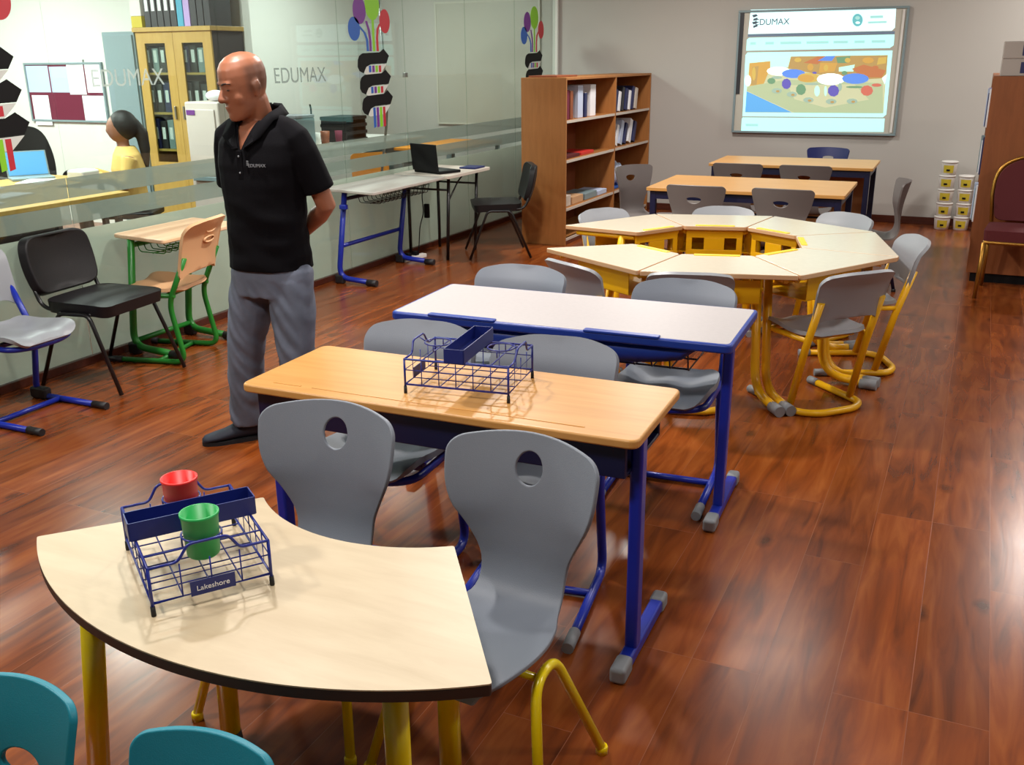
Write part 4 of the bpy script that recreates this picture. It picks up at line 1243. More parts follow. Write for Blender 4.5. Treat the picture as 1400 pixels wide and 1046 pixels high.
def lettering(label, y, z, size, m, body='EDUMAX'):
    bm = bmn(); text_bm(bm, body, size, Matrix.Translation((XW + .0058, y, z)) @ Matrix.Rotation(R(90), 4, 'Z') @ Matrix.Rotation(R(90), 4, 'X'), .0004)
    tag(obj('glass_lettering', bm, m), label, 'lettering', 'lettering on the glass')
lettering('pale etched word on the glass in front of the wooden cabinet', 4.36, 1.565, .135, 'etched')
lettering('grey word on the glass between the man and the balloon print', 5.98, 1.55, .15, 'etched_grey')

# ------------------------------------------------------------------ the office behind the glass
def cabinet():
    t0 = thing('filing_cabinet', 'yellowish wooden cabinet with two glazed doors full of black binders', 'cabinet', (0, 0, 0))
    x0, x1, ya, yb, zt = -7.27, -6.37, 7.20, 7.64, 1.96
    pbox('side_panel', (x0, x0 + .02, ya + .02, yb, 0, zt - .04), 'cab_wood', t0)
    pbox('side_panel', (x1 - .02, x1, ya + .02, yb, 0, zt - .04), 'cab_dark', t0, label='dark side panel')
    pbox('top_panel', (x0 - .02, x1 + .02, ya - .02, yb, zt - .04, zt), 'cab_wood', t0, .003)
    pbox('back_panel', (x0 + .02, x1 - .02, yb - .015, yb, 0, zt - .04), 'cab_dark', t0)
    for z in (.06, .50, .86, 1.20, 1.56): pbox('shelf', (x0 + .02, x1 - .02, ya + .025, yb - .016, z - .02, z), 'cab_wood', t0)
    xm = (x0 + x1) / 2
    for (a, b) in ((x0, xm - .002), (xm + .002, x1)):
        bm = bmn()
        for (c, d, e, f) in ((a, a + .10, .04, zt - .042), (b - .10, b, .04, zt - .042), (a + .10, b - .10, .04, .74), (a + .10, b - .10, zt - .14, zt - .042)):
            box(bm, c, d, ya, ya + .019, e, f)
        dr = obj('door', bm, 'cab_wood', t0)
        pbox('pane', (a + .10, b - .10, ya + .008, ya + .011, .74, zt - .14), 'clear', dr)
        hx = b - .05 if a == x0 else a + .05
        pbox('handle', (hx - .008, hx + .008, ya - .02, ya - .0005, 1.14, 1.26), 'chrome', dr, .003)
    g = 'binders in the glazed cabinet'
    nm = {1.20 + .36: 'top', 1.20: 'middle', .86: 'lower'}
    for z in (.86, 1.20, 1.56):
        for k in range(9):
            x = x0 + .035 + k * .092
            hh = (.28 if z < 1.5 else .24) - .012 * ((k * 5) % 3)
            m = ('binder', 'binder', 'binder_blue', 'binder', 'locker', 'binder')[(k + int(z * 10)) % 6]
            b = tag(pbox('binder', (x, x + .075, ya + .05, ya + .32, z + .0005, z + hh), m, None, .003), 'dark ring binder number %s from the left on the %s glazed shelf' % ('one two three four five six seven eight nine'.split()[k], nm[z]), 'binder', g)
            pbox('spine_label', (x + .018, x + .057, ya + .0488, ya + .0495, z + .09, z + .2), 'paper', b, label='white spine label')
    gb = 'binders on top of the cabinet'
    for k in range(10):
        x = x0 + .12 + k * .079
        m = ('binder', 'binder', 'binder', 'binder', 'binder', 'cyan', 'lilac', 'binder', 'binder', 'binder')[k]
        lb = {5: 'cyan binder on top of the wooden cabinet', 6: 'lilac binder on top of the wooden cabinet'}.get(k, 'black binder on top of the wooden cabinet, %s of the row' % 'first second third fourth fifth sixth seventh eighth ninth last'.split()[k])
        b = tag(pbox('binder', (x, x + .07, ya + .02, ya + .30, zt + .0005, zt + .31), m, None, .003), lb, 'binder', gb)
        if k < 5: pbox('spine_label', (x + .016, x + .054, ya + .0188, ya + .0195, zt + .14, zt + .25), 'paper', b, label='white spine label')
    tag(pbox('carton', (x0 - .03, x0 + .10, ya + .0, ya + .28, zt + .0005, zt + .10), 'label', None, .004), 'yellow box at the corner on top of the wooden cabinet', 'box')
    tag(pbox('carton', (x0 - .03, x0 + .10, ya + .0, ya + .28, zt + .101, zt + .28), 'white_pl', None, .004), 'white box on the yellow box on top of the cabinet', 'box')
cabinet()
t0 = thing('steel_locker', 'grey-blue steel locker left of the wooden cabinet', 'locker', (0, 0, 0))
pbox('body', (-7.72, -7.31, 7.22, 7.64, 0, 1.93), 'locker', t0, .004)
pbox('door', (-7.70, -7.33, 7.205, 7.2195, .05, 1.90), 'locker', t0, .003)

def noticeboard():
    t0 = thing('notice_board', 'maroon notice board on the white office wall', 'notice board', (0, 7.65, 0))
    x0, x1, z0, z1 = -9.35, -8.22, 1.06, 1.66
    pbox('felt', (x0 + .02, x1 - .02, -.018, -.002, z0 + .02, z1 - .02), 'maroon', t0)
    bm = bmn()
    for (a, b, c, d) in ((x0, x1, z0, z0 + .02), (x0, x1, z1 - .02, z1), (x0, x0 + .02, z0 + .02, z1 - .02), (x1 - .02, x1, z0 + .02, z1 - .02)): box(bm, a, b, -.028, -.002, c, d)
    obj('frame', bm, 'locker', t0)
    L = [(-9.33, -9.0, 1.36, 1.63, 'paper_blue', 'top left sheet'), (-8.98, -8.72, 1.36, 1.62, 'paper_blue', 'second sheet of the top row'), (-8.72, -8.48, 1.34, 1.70, 'paper', 'long middle sheet'), (-8.46, -8.23, 1.36, 1.64, 'paper', 'top right sheet'),
         (-9.30, -9.05, 1.02, 1.33, 'paper', 'lower left sheet'), (-8.55, -8.24, 1.08, 1.33, 'paper', 'lower right sheet')]
    for k, (a, b, c, d, m, lb) in enumerate(L):
        s = tag(pbox('paper_sheet', (a, b, 7.6312 - .0009 * k, 7.6319 - .0009 * k, c, d), m), lb + ' pinned to the maroon notice board', 'paper', 'papers on the notice board')
noticeboard()

# office desks with what stands on them
for (x0, x1, y0, y1, lb) in ((-6.38, -5.60, 3.30, 5.30, 'office desk with pale wooden edge just behind the glass'), (-7.18, -6.40, 3.30, 5.90, 'second office desk behind the first, in front of the black office chair')):
    t0 = thing('office_desk', lb, 'desk', (0, 0, 0), 0, 'office desks')
    pbox('desktop', (x0, x1, y0, y1, .725, .755), 'cab_wood', t0, .004)
    for x in (x0 + .05, x1 - .09):
        for y in (y0 + .05, y1 - .09): pbox('leg', (x, x + .04, y, y + .04, 0, .7245), 'cab_dark', t0)
    pbox('modesty_panel', (x0 + .02, x0 + .04, y0 + .1, y1 - .1, .3, .7245), 'cab_dark', t0)
t0 = thing('laptop', 'open laptop with bright blue lid on the office desk behind the glass', 'laptop', (-6.98, 5.60, .7555), R(60))
pbox('base', (-.16, .16, -.11, .11, 0, .02), 'locker', t0, .004)
mt = Matrix.Translation((0, .11, .012)) @ Matrix.Rotation(R(-16), 4, 'X')
bm = bmn(); box(bm, -.16, .16, -.006, .006, 0, .21, mt); lid = obj('lid', bm, 'locker', t0, bevel=.003)
bm = bmn(); box(bm, -.148, .148, -.0085, -.0065, .012, .2, mt); obj('screen', bm, 'laptop_blue', lid)
for k, (x, y, a, w, l) in enumerate(((-6.75, 5.45, 30, .21, .30), (-6.2, 4.75, 10, .21, .30), (-6.0, 4.35, -20, .21, .30), (-6.78, 5.0, 70, .21, .30), (-6.62, 4.72, 15, .25, .35))):
    o = pbox('paper_sheet', (-w/2, w/2, -l/2, l/2, 0, .012), 'paper', loc=(x, y, .7555)); o.rotation_euler.z = R(a)
    tag(o, ('white paper pile in front of the blue-lit laptop', 'white paper pile at the far end of the desk behind the glass', 'white paper pile near the glass at the left edge', 'white paper pile left of the blue-lit laptop', 'large white pile in the middle of the office desks')[k], 'paper pile', 'papers on the office desks')
tag(pbox('desk_phone', (-6.60, -6.42, 5.62, 5.80, .756, .84), 'white_pl', None, .02, loc=(0, 0, 0)), 'white device standing right of the blue-lit laptop', 'device')

t0 = thing('office_chair', 'large black office chair behind the blue-lit laptop', 'chair', (-7.72, 6.28, 0), R(75))
bm = bmn(); sheet(bm, rpoly([(-.25, 0), (.25, 0), (.29, .30), (.22, .58), (-.22, .58), (-.29, .30)], .14, 6), [], lambda s, t: (s, .26 + t * .16 - .5 * s * s, .52 + t), .04, .07); obj('backrest', bm, 'black_pad', t0, bevel=.02)
bm = bmn(); prism(bm, rpoly([(-.25, -.25), (.25, -.25), (.25, .25), (-.25, .25)], .08), .44, .52); obj('seat', bm, 'black_pad', t0, bevel=.02)
bm = bmn(); tube(bm, [(0, 0, .08), (0, 0, .44)], .03, 12); obj('column', bm, 'black_metal', t0)
for sx in (-1, 1): pbar('armrest', 'black_metal', t0, [(.27 * sx, .18, .48), (.31 * sx, .16, .68), (.31 * sx, -.14, .68), (.27 * sx, -.12, .48)], .018, .08)
for k in range(5):
    a = 2 * PI * k / 5
    bm = bmn(); tube(bm, [(0, 0, .09), (.28 * math.cos(a), .28 * math.sin(a), .06)], .018, 8); ball(bm, (.28 * math.cos(a), .28 * math.sin(a), .03), .028); obj('castor_leg', bm, 'black_metal', t0)

# seated person in the office, seen from behind
def sitter():
    root = (-6.52, 6.18, 0)
    ch = thing('office_stool', 'dark office chair under the seated person behind the glass', 'chair', root, R(30))
    bm = bmn(); prism(bm, rpoly([(-.22, -.22), (.22, -.22), (.22, .22), (-.22, .22)], .06), .40, .455); obj('seat', bm, 'black_pad', ch, bevel=.015)
    bm = bmn(); tube(bm, [(0, 0, .03), (0, 0, .40)], .03, 12); obj('column', bm, 'black_metal', ch)
    bm = bmn()
    for k in range(5): tube(bm, [(0, 0, .05), (.25 * math.cos(2*PI*k/5), .25 * math.sin(2*PI*k/5), .022)], .018, 8)
    obj('star_base', bm, 'black_metal', ch)
    bm = bmn()
    ball(bm, (0, -.02, 1.13), .098, .88, 1.08, 1.2); tube(bm, [(0, 0, .9), (0, -.01, 1.06)], .05, 12)
    ball(bm, (0, -.115, 1.115), .018)
    loft(bm, [ering((0, 0, .47), .17, .13), ering((0, .01, .62), .15, .11), ering((0, .01, .80), .18, .12), ering((0, .01, .93), .16, .09), ering((0, .01, .98), .07, .06)])
    for sx in (-1, 1):
        tube(bm, [(.17 * sx, .01, .91), (.21 * sx, -.05, .70), (.14 * sx, -.30, .775)], [.048, .042, .03], 12)
        ball(bm, (.13 * sx, -.35, .78), .035, .9, 1.5, .5)
        for q in range(5): tube(bm, [(.13 * sx + (q - 2) * .014, -.37, .78), (.13 * sx + (q - 2) * .017, -.43 + abs(q - 2) * .008, .773)], .008, 6)
        tube(bm, [(.09 * sx, 0, .52), (.11 * sx, -.38, .50), (.11 * sx, -.36, .08)], [.075, .06, .045], 12)
        ball(bm, (.11 * sx, -.42, .05), .05, .8, 2, .9)
    body = remeshed('person', bm, 'dark_skin', None, .009, 3)
    body.location = root; body.rotation_euler.z = R(-38)
    tag(body, 'seated person with dark ponytail and yellow top seen from behind in the office', 'person')
    bm = bmn()
    loft(bm, [ering((0, 0, .50), .19, .15), ering((0, .01, .64), .17, .13), ering((0, .01, .80), .20, .14), ering((0, .01, .92), .18, .11), ering((0, .01, .985), .085, .075)])
    for sx in (-1, 1): tube(bm, [(.17 * sx, .01, .90), (.215 * sx, -.05, .69), (.16 * sx, -.25, .765)], [.065, .058, .045], 12)
    remeshed('blouse', bm, 'yellow_cloth', body, .010, 3)
    bm = bmn()
    for sx in (-1, 1): tube(bm, [(.09 * sx, 0, .52), (.11 * sx, -.39, .505), (.11 * sx, -.36, .10)], [.088, .074, .058], 12)
    ball(bm, (0, .0, .52), .14, 1.3, 1, .6); remeshed('trousers', bm, 'cab_dark', body, .012, 3)
    bm = bmn(); ball(bm, (0, .015, 1.155), .112, .95, 1.05, 1.12); ball(bm, (0, .10, 1.16), .05)
    tube(bm, [(0, .10, 1.16), (0, .15, 1.08), (.01, .16, .95), (.02, .155, .80)], [.05, .055, .045, .02], 12)
    remeshed('hair', bm, 'hair', body, .010, 2)
sitter()

t0 = thing('water_dispenser', 'pale floor-standing machine with purple label behind the standing man', 'machine', (0, 0, 0))
pbox('body', (-6.02, -5.66, 6.40, 6.78, 0, 1.34), 'pink_white', t0, .015)
pbox('panel', (-5.98, -5.70, 6.388, 6.399, .75, 1.28), 'pink_white', t0, .006)
pbox('purple_label', (-5.99, -5.90, 6.384, 6.3875, 1.235, 1.275), 'purple', t0, label='purple label')
pbox('drip_shelf', (-5.98, -5.70, 6.37, 6.3995, .70, .735), 'locker', t0, .004)
bm = bmn(); ball(bm, (-5.80, 6.55, 1.385), .06, 1.6, 1.2, .75); tag(obj('cloth_bundle', bm, 'paper'), 'small white bundle on top of the pale machine', 'bundle')

# second part of the office: desk with clutter, poster, whiteboard, shelf
t0 = thing('office_desk', 'office counter with printers behind the ribbon print', 'desk', (0, 0, 0), 0, 'office desks')
pbox('desktop', (-6.55, -5.75, 7.80, 9.90, .80, .83), 'white_pl', t0, .004)
for y in (7.85, 9.81): pbox('side_panel', (-6.53, -5.77, y, y + .03, 0, .7995), 'locker', t0)
t0 = thing('printer', 'grey printer on the office counter behind the standing man', 'printer', (0, 0, 0))
pbox('body', (-6.40, -6.0, 7.86, 8.16, .8305, 1.12), 'locker', t0, .012); pbox('lid', (-6.40, -6.0, 7.86, 8.16, 1.121, 1.15), 'cap', t0, .008)
t0 = thing('paper_trays', 'stack of dark letter trays behind the black ribbon print', 'tray', (0, 0, 0))
for k in range(4): pbox('letter_tray', (-6.35, -6.02, 8.72, 9.12, .831 + .075 * k, .866 + .075 * k), 'black', t0, .005)
for k in range(2): pbox('support', (-6.34, -6.03, 8.725 + k * .36, 8.745 + k * .36, .866, 1.055), 'black', t0)
for k, (x, y, r, m, lb) in enumerate(((-6.1, 8.30, .045, 'white_pl', 'white pot on the office counter'), (-6.15, 8.52, .05, 'shelf_back', 'brown pot on the office counter'), (-6.05, 8.62, .04, 'maroon', 'dark red pot on the office counter beside the trays'))):
    bm = bmn(); lathe(bm, [(r * .8, 0), (r, .13), (r * .85, .13), (r * .7, .02)], 16, (x, y, .8305)); tag(obj('pot', bm, m), lb, 'pot', 'pots on the office counter')
t0 = thing('desk_lamp', 'dark bent desk lamp on the office counter behind the man', 'lamp', (-6.2, 8.36, .8305))
bm = bmn(); lathe(bm, [(.06, 0), (.06, .015), (.01, .02)], 16); obj('base', bm, 'black', t0)
pbar('arm', 'black', t0, [(0, 0, .01), (0, .02, .36), (.05, -.06, .40)], .009, .05)
t0 = thing('wall_poster', 'navy poster with orange dot on the office wall behind the glass', 'poster', (-7.1985, 0, 0))
pbox('sheet', (0, .004, 8.55, 8.80, .95, 1.42), 'poster', t0)
bm = bmn(); prism(bm, [(.05 * math.cos(2*PI*k/20), .05 * math.sin(2*PI*k/20)) for k in range(20)], 0, .003, Matrix.Translation((.0045, 8.64, 1.14)) @ Matrix.Rotation(R(90), 4, 'Y')); obj('dot', bm, 'orange', t0, label='orange dot')
bm = bmn(); box(bm, .0045, .006, 8.56, 8.79, .96, 1.05); obj('blue_band', bm, 'cyan', t0)
t0 = thing('whiteboard', 'large pale board on the far office wall behind the glass', 'whiteboard', (0, YB, 0))
pbox('surface', (-6.05, -4.72, -.02, -.002, .92, 2.28), 'office_board', t0)
bm = bmn()
for (a, b, c, d) in ((-6.07, -4.70, 2.28, 2.30), (-6.07, -4.70, .90, .92), (-6.07, -6.05, .92, 2.28), (-4.72, -4.70, .92, 2.28)): box(bm, a, b, -.026, -.002, c, d)
obj('frame', bm, 'white_board', t0)
t0 = thing('office_table', 'orange-edged table beyond the glass next to the bookshelf', 'table', (0, 0, 0), 0)
pbox('tabletop', (-5.75, -5.05, 9.2, 10.5, .72, .75), 'orange', t0, .004)
for x in (-5.72, -5.12):
    for y in (9.24, 10.42): pbox('leg', (x, x + .04, y, y + .04, 0, .7195), 'locker', t0)
t0 = thing('office_table_chair', 'orange plastic chair beyond the glass behind the laptop', 'chair', (-5.15, 8.0, 0), R(60))
bm = bmn(); prism(bm, rpoly([(-.2, -.2), (.2, -.2), (.2, .2), (-.2, .2)], .05), .43, .455); obj('seat', bm, 'orange', t0, bevel=.008)
bm = bmn(); sheet(bm, rpoly([(-.2, 0), (.2, 0), (.2, .33), (-.2, .33)], .06), [], lambda s, t: (s, .2 + t * .15, .47 + t), .04, .015); obj('backrest', bm, 'orange', t0)
for x in (-.17, .17):
    for y in (-.17, .17): pbar('leg', 'chrome', t0, [(x, y, .43), (x * 1.1, y * 1.1, 0)], .011)
bm = bmn(); tube(bm, fillet([(-5.02, 7.62, .012), (-4.72, 7.48, 1.2), (-4.66, 7.30, 2.94)], .2, 4), .012, 8)
tag(obj('ceiling_cable_pole', bm, 'chrome'), 'thin slanting metal rod behind the glass joint', 'rod')
# ------------------------------------------------------------------ the standing man
HO = Vector((-.008, -.024, 1.438)); HROT = Matrix.Rotation(R(-25), 4, 'Z') @ Matrix.Rotation(R(12), 4, 'X')
def hp(x, y, z): return HO + (HROT @ Vector((x, y, z)))

def hand(bm, W, D, Nn, side):
    """palm and five bent fingers; W wrist, D towards the fingers, Nn out of the back of the hand"""
    D = D.normalized(); Nn = (Nn - D * Nn.dot(D)).normalized(); X = D.cross(Nn) * side
    ax = Matrix((X, D, Nn)).transposed()
    ball(bm, W + D * .045, .046, .92, 1.05, .36, 14, ax)
    for k, (o, l) in enumerate(((-.029, .068), (-.010, .078), (.010, .073), (.028, .058))):
        b = W + D * .078 + X * o
        tube(bm, [b, b + D * l * .45 - Nn * .006, b + D * l * .72 - Nn * .024, b + D * l * .75 - Nn * .046], [.0095, .009, .0085, .007], 8)
    b = W + D * .022 - X * .030
    tube(bm, [b, b + D * .022 - X * .022 - Nn * .008, b + D * .05 - X * .024 - Nn * .018, b + D * .066 - X * .016 - Nn * .026], [.012, .011, .0095, .008], 8)

def skin_with_stubble():
    m = M['skin'].copy(); m.name = 'skin_shaved_head'
    nt = m.node_tree; N = nt.nodes.new; L = nt.links.new
    b = nt.nodes['Principled BSDF']
    src = b.inputs['Base Color'].links[0].from_socket
    tc = N('ShaderNodeTexCoord'); sub = N('ShaderNodeVectorMath'); sub.operation = 'SUBTRACT'; sub.inputs[1].default_value = HO
    L(tc.outputs['Object'], sub.inputs[0])
    mp = N('ShaderNodeMapping'); mp.vector_type = 'POINT'; mp.inputs['Rotation'].default_value = HROT.inverted().to_euler()
    L(sub.outputs[0], mp.inputs['Vector'])
    sp = N('ShaderNodeSeparateXYZ'); L(mp.outputs[0], sp.inputs[0])
    def rng(sock, a, b_):
        r = N('ShaderNodeMapRange'); r.interpolation_type = 'SMOOTHSTEP'; r.inputs['From Min'].default_value = a; r.inputs['From Max'].default_value = b_
        L(sock, r.inputs['Value']); return r.outputs[0]
    def mul(a, c):
        k = N('ShaderNodeMath'); k.operation = 'MULTIPLY'
        L(a, k.inputs[0]); L(c, k.inputs[1]) if not isinstance(c, float) else setattr(k.inputs[1], 'default_value', c); return k.outputs[0]
    f = mul(mul(rng(sp.outputs['Y'], -.035, .005), rng(sp.outputs['Z'], .225, .185)), rng(sp.outputs['Z'], .085, .115))
    f = mul(f, .62)
    mx = N('ShaderNodeMix'); mx.data_type = 'RGBA'
    L(f, mx.inputs['Factor']); L(src, mx.inputs[6]); mx.inputs[7].default_value = S('#3a2a23')
    L(mx.outputs[2], b.inputs['Base Color'])
    return m
M['skin_head'] = skin_with_stubble()

def man():
    bm = bmn()
    # trunk under the clothes
    def E(z, rx, ry, y=0, p=2.3): return ering((0, y, z), rx, ry, 24, p)
    loft(bm, [E(.80, .15, .11), E(.95, .155, .11), E(1.10, .16, .112), E(1.24, .176, .118), E(1.33, .172, .105), E(1.385, .13, .088), E(1.42, .07, .07, .012)])
    tube(bm, [(0, .022, 1.34), (-.004, .008, 1.44), hp(0, .022, .07)], [.066, .060, .060], 18)
    # head
    rings = []
    for z, rx, ry, cy in ((0, .026, .026, -.062), (.012, .041, .046, -.044), (.035, .053, .066, -.026), (.065, .062, .080, -.012), (.10, .069, .091, -.002), (.135, .0745, .097, .004), (.17, .0755, .0985, .006), (.20, .071, .093, .007), (.225, .057, .077, .008), (.243, .036, .050, .008), (.252, .012, .016, .008)):
        rings.append([hp(p.x, p.y, p.z) for p in ering((0, cy, z), rx, ry, 24, 2.2)])
    loft(bm, rings)
    R3 = HROT.to_3x3()
    def hb(x, y, z, r, sx=1, sy=1, sz=1): ball(bm, hp(x, y, z), r, sx, sy, sz, 12, R3)
    hb(0, -.106, .092, .0165, 1.0, 1.0, .85); hb(.012, -.098, .089, .010); hb(-.012, -.098, .089, .010)
    tube(bm, [hp(0, -.086, .137), hp(0, -.100, .112), hp(0, -.110, .094)], [.0085, .0105, .013], 10)
    hb(0, -.078, .150, .024, 2.2, .8, .55)
    hb(.031, -.050, .088, .034, 1, .85, 1.1); hb(-.031, -.050, .088, .034, 1, .85, 1.1)
    for s in (-1, 1): hb(.031 * s, -.0775, .1300, .0150, 1.15, .75, .78)
    hb(0, -.090, .060, .0125, 1.9, .8, .42); hb(0, -.087, .050, .0125, 1.7, .8, .45); hb(0, -.080, .020, .020, 1.1, .8, .8)
    for s in (-1, 1):
        hb(.078 * s, .020, .112, .026, .28, .72, 1.15); hb(.077 * s, .012, .088, .011, .5, .8, 1.1); hb(.081 * s, .027, .120, .019, .30, .5, 1.2)
    # arms behind the back
    LS, LE, LW = Vector((.180, .012, 1.355)), Vector((.240, .095, 1.075)), Vector((.055, .185, .945))
    RS, RE, RW = Vector((-.180, .012, 1.355)), Vector((-.245, .090, 1.08)), Vector((-.075, .20, .985))
    for A, B, C in ((LS, LE, LW), (RS, RE, RW)):
        tube(bm, [A, A.lerp(B, .5), B, B.lerp(C, .35), C], [.044, .044, .041, .042, .027], 16)
    hand(bm, LW, Vector((-.07, .008, -.05)), Vector((0, 1, .1)), 1)
    hand(bm, RW, Vector((.08, .006, -.035)), Vector((0, 1, 0)), -1)
    body = remeshed('person', bm, 'skin_head', None, .0055, 3)
    tag(body, 'bald man standing in black polo shirt and grey-blue jeans, hands behind his back', 'person')
    body.location = (-2.68, 3.26, 0)
    # polo shirt
    bm = bmn()
    loft(bm, [E(.815, .184, .138, 0, 2.4), E(.90, .180, .136, 0), E(1.02, .176, .132, -.004), E(1.14, .180, .134, -.006), E(1.25, .190, .134, -.004), E(1.335, .186, .118, 0), E(1.385, .148, .098, .004), E(1.425, .085, .080, .012)])
    for A, B in ((LS, LE), (RS, RE)):
        d = (B - A)
        sx = 1 if A.x > 0 else -1
        tube(bm, [Vector((.0, .02, 1.395)), Vector((.075 * sx, .02, 1.400)), Vector((.135 * sx, .016, 1.378)), A + Vector((-.008 * sx, 0, .0)), A + d * .2, A + d * .42, A + d * .76], [.05, .052, .056, .060, .062, .064, .066], 18)
    sh = remeshed('polo_shirt', bm, 'shirt', body, .0075, 4)
    bm = bmesh.new(); bm.from_mesh(sh.data)
    for v in bm.verts:
        z = v.co.z
        if z < 1.30 and abs(v.co.x) < .2:
            n = v.normal
            v.co += n * (.011 * noise.noise(Vector((v.co.x * 7 + z * 4, v.co.y * 7, z * 15))) * max(.2, min(1, (1.28 - z) / .2)))
    for sx in (-1, 1):
        reg = [f for f in bm.faces if (lambda c: c.z > 1.30 and c.y < -.02 and abs(c.x) < .08)(f.calc_center_median())]
        ge = reg + list({e for f in reg for e in f.edges}) + list({v for f in reg for v in f.verts})
        bmesh.ops.bisect_plane(bm, geom=ge, plane_co=(.002 * sx, 0, 1.315), plane_no=Vector((1, 0, -.40 * sx)).normalized(), dist=1e-5)
    kill = [f for f in bm.faces if (lambda c: c.z > 1.315 and c.y < -.02 and abs(c.x) < (c.z - 1.315) * .40 + .002)(f.calc_center_median())]
    bmesh.ops.delete(bm, geom=kill, context='FACES')
    bm.to_mesh(sh.data); bm.free()
    # collar: two flaps round the neck, open at the front
    bm = bmn()
    for s in (-1, 1):
        P = [Vector((0, .098, 1.482)), Vector((.050 * s, .086, 1.480)), Vector((.078 * s, .034, 1.470)), Vector((.076 * s, -.024, 1.450)), Vector((.050 * s, -.080, 1.405)), Vector((.012 * s, -.122, 1.322))]
        Q = [Vector((0, .122, 1.440)), Vector((.068 * s, .108, 1.440)), Vector((.108 * s, .036, 1.436)), Vector((.112 * s, -.042, 1.424)), Vector((.092 * s, -.110, 1.362)), Vector((.030 * s, -.140, 1.318))]
        A = [[bm.verts.new(p + Vector((0, 0, .0))) for p in P], [bm.verts.new(p) for p in Q], [bm.verts.new(p + Vector((.004 * s, -.004 if i > 2 else .006, .004))) for i, p in enumerate(Q)], [bm.verts.new(p + Vector((.006 * s, -.002 if i > 2 else .006, .006))) for i, p in enumerate(P)]]
        for a in range(4):
            for i in range(5):
                f = bm.faces.new([A[a][i], A[a][i+1], A[(a+1) % 4][i+1], A[(a+1) % 4][i]]); f.smooth = True
        bm.faces.new([A[k][0] for k in range(4)]); bm.faces.new([A[k][5] for k in range(3, -1, -1)])
    obj('collar', bm, 'shirt', sh)
    bm = bmn(); box(bm, -.014, .014, -.139, -.131, 1.20, 1.312); pk = obj('placket', bm, 'shirt', sh, bevel=.002)
    bm = bmn()
    for z in (1.225, 1.29): ball(bm, (0, -.140, z), .0045, 1, .5, 1, 8)
    obj('button', bm, 'cap', pk)
    bm = bmn(); text_bm(bm, 'EDUMAX', .018, Matrix.Translation((.082, -.1325, 1.255)) @ Matrix.Rotation(R(16), 4, 'Z') @ Matrix.Rotation(R(90), 4, 'X'), .0012)
    for k in range(3): box(bm, .036, .046, -.139, -.137, 1.256 + k * .007, 1.260 + k * .007)
    obj('chest_logo', bm, 'cap', sh)
    # jeans
    bm = bmn()
    loft(bm, [E(.70, .165, .125, 0, 2.5), E(.78, .176, .130, .003, 2.5), E(.86, .166, .122, 0, 2.4), E(.89, .160, .118, 0, 2.4)])
    legs = (((-.086, .005, .80), (-.150, -.035, .47), (-.200, -.025, .085)), ((.088, .005, .80), (.122, -.030, .47), (.135, -.015, .085)))
    for H0, K, A in legs:
        H0, K, A = Vector(H0), Vector(K), Vector(A)
        tube(bm, [H0 + Vector((0, 0, .05)), H0, H0.lerp(K, .5), K, K.lerp(A, .4), K.lerp(A, .8), A], [.085, .105, .098, .083, .080, .073, .074], 20)
    jn = remeshed('jeans', bm, 'jeans', body, .008, 3)
    for v in jn.data.vertices:
        z = v.co.z; n = v.normal
        w = .011 * math.exp(-((z - .15) / .10) ** 2) + .007 * math.exp(-((z - .45) / .12) ** 2) + .006 * math.exp(-((z - .70) / .10) ** 2) + .003
        q = Vector((v.co.x * 9, v.co.y * 9, z * 17 + v.co.x * 26))
        v.co += n * (w * .95 * noise.noise(q) * (1 if z < .78 else 0))
    # shoes
    for (A, ang) in (((-.200, -.020), -41), ((.135, -.010), -12)):
        mt = Matrix.Translation((A[0], A[1], 0)) @ Matrix.Rotation(R(ang), 4, 'Z')
        bm = bmn(); rr = []
        for y, w, h in ((.075, .022, .05), (.065, .036, .085), (.02, .040, .105), (-.04, .040, .090), (-.10, .045, .065), (-.15, .046, .052), (-.19, .036, .042), (-.205, .018, .03)):
            rr.append([mt @ Vector((w * math.cos(a), y, .012 + (h - .012) * (.5 + .5 * math.sin(a)))) for a in [2*PI*k/16 for k in range(16)]])
        loft(bm, rr); s = obj('shoe', bm, 'shoe', body)
        bm = bmn(); prism(bm, rpoly([(-.036, .078), (-.042, 0), (-.047, -.14), (-.022, -.208), (.022, -.208), (.047, -.14), (.042, 0), (.036, .078)], .02, 4), 0, .018, mt); obj('sole', bm, 'sole', s)
    # eyes and brows
    for s in (-1, 1):
        bm = bmn(); ball(bm, hp(.031 * s, -.0800, .1255), .0112, 1.15, .75, .50, 12, R3); obj('eye', bm, 'eye', body)
        bm = bmn(); tube(bm, [hp(.014 * s, -.0955, .147), hp(.025 * s, -.0950, .151), hp(.038 * s, -.0890, .152), hp(.052 * s, -.0760, .147)], [.0026, .0034, .0032, .0018], 8); obj('eyebrow', bm, 'brow', body)
man()

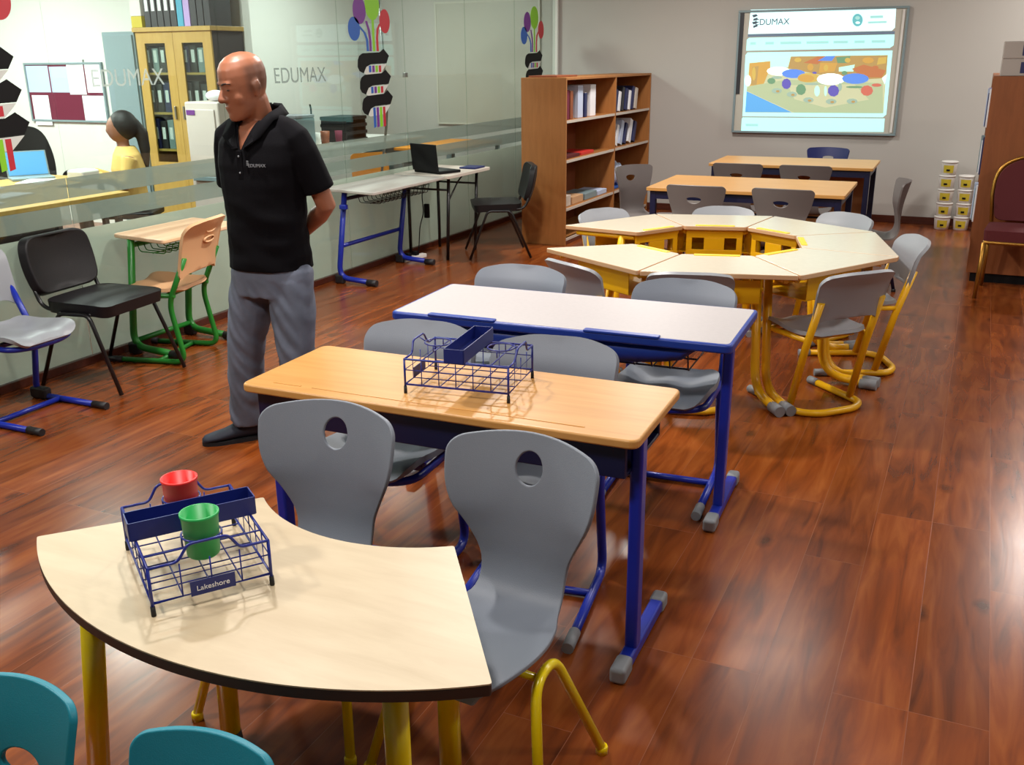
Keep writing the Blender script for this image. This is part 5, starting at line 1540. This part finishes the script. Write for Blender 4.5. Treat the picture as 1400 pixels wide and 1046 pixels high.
# ------------------------------------------------------------------ light
def area(name, loc, size, power, col=(1, .93, .84), rot=(0, 0, 0), shape='DISK', spread=180):
    l = bpy.data.lights.new(name, 'AREA'); l.shape = shape; l.size = size; l.energy = power; l.color = col; l.spread = R(spread)
    o = bpy.data.objects.new(name, l); COL.objects.link(o); o.location = loc; o.rotation_euler = rot
    return o
for x, y, p, d in ((-2.5, 5.0, 100, .2), (-2.6, 2.9, 58, .2), (-1.0, 6.9, 20, .8), (-2.6, 8.6, 75, .4), (1.0, 9.6, 70, .4), (-.2, 4.4, 36, .4), (-1.0, .9, 40, .4), (1.8, 2.2, 40, .4), (2.7, 5.8, 60, .4), (-3.2, .6, 66, .4)):
    area('ceiling_lamp', (x, y, ZC - .03), d, p, (1, .95, .89))
for x, y, p in ((-8.8, 5.6, 260), (-6.2, 5.2, 130), (-5.8, 8.9, 95), (-7.8, 2.6, 150)):
    area('office_lamp', (x, y, ZC - .03), .6, p, (.93, 1, .97))

w = bpy.data.worlds.new('world'); SC.world = w; w.use_nodes = True
w.node_tree.nodes['Background'].inputs['Color'].default_value = (.9, .93, 1, 1)
w.node_tree.nodes['Background'].inputs['Strength'].default_value = .05

# ------------------------------------------------------------------ camera
F, PITCH, ROLL, YAW = 1321.95, R(18.496), R(.5675), R(25.328)
cy, sy, cp, sp, cr, sr = math.cos(YAW), math.sin(YAW), math.cos(PITCH), math.sin(PITCH), math.cos(ROLL), math.sin(ROLL)
fwd = Vector((-sy * cp, cy * cp, -sp)); right = Vector((cy, sy, 0)); down = fwd.cross(right)
r2 = right * cr + down * sr; d2 = -right * sr + down * cr
cam = bpy.data.cameras.new('camera'); cam.sensor_width = 36; cam.lens = F / 1400 * 36; cam.clip_start = .05
co = bpy.data.objects.new('camera', cam); COL.objects.link(co)
co.matrix_world = Matrix(((r2.x, -d2.x, -fwd.x, 0), (r2.y, -d2.y, -fwd.y, 0), (r2.z, -d2.z, -fwd.z, H), (0, 0, 0, 1)))
SC.camera = co
SC.view_settings.view_transform = 'Standard'
SC.view_settings.look = 'None'
SC.view_settings.gamma = 1
SC.view_settings.use_curve_mapping = False
SC.view_settings.exposure = -.18
SC.cycles.use_denoising = True
SC.cycles.max_bounces = 10
SC.cycles.transparent_max_bounces = 16
SC.cycles.caustics_reflective = False
SC.cycles.caustics_refractive = False
SC.cycles.sample_clamp_indirect = 4
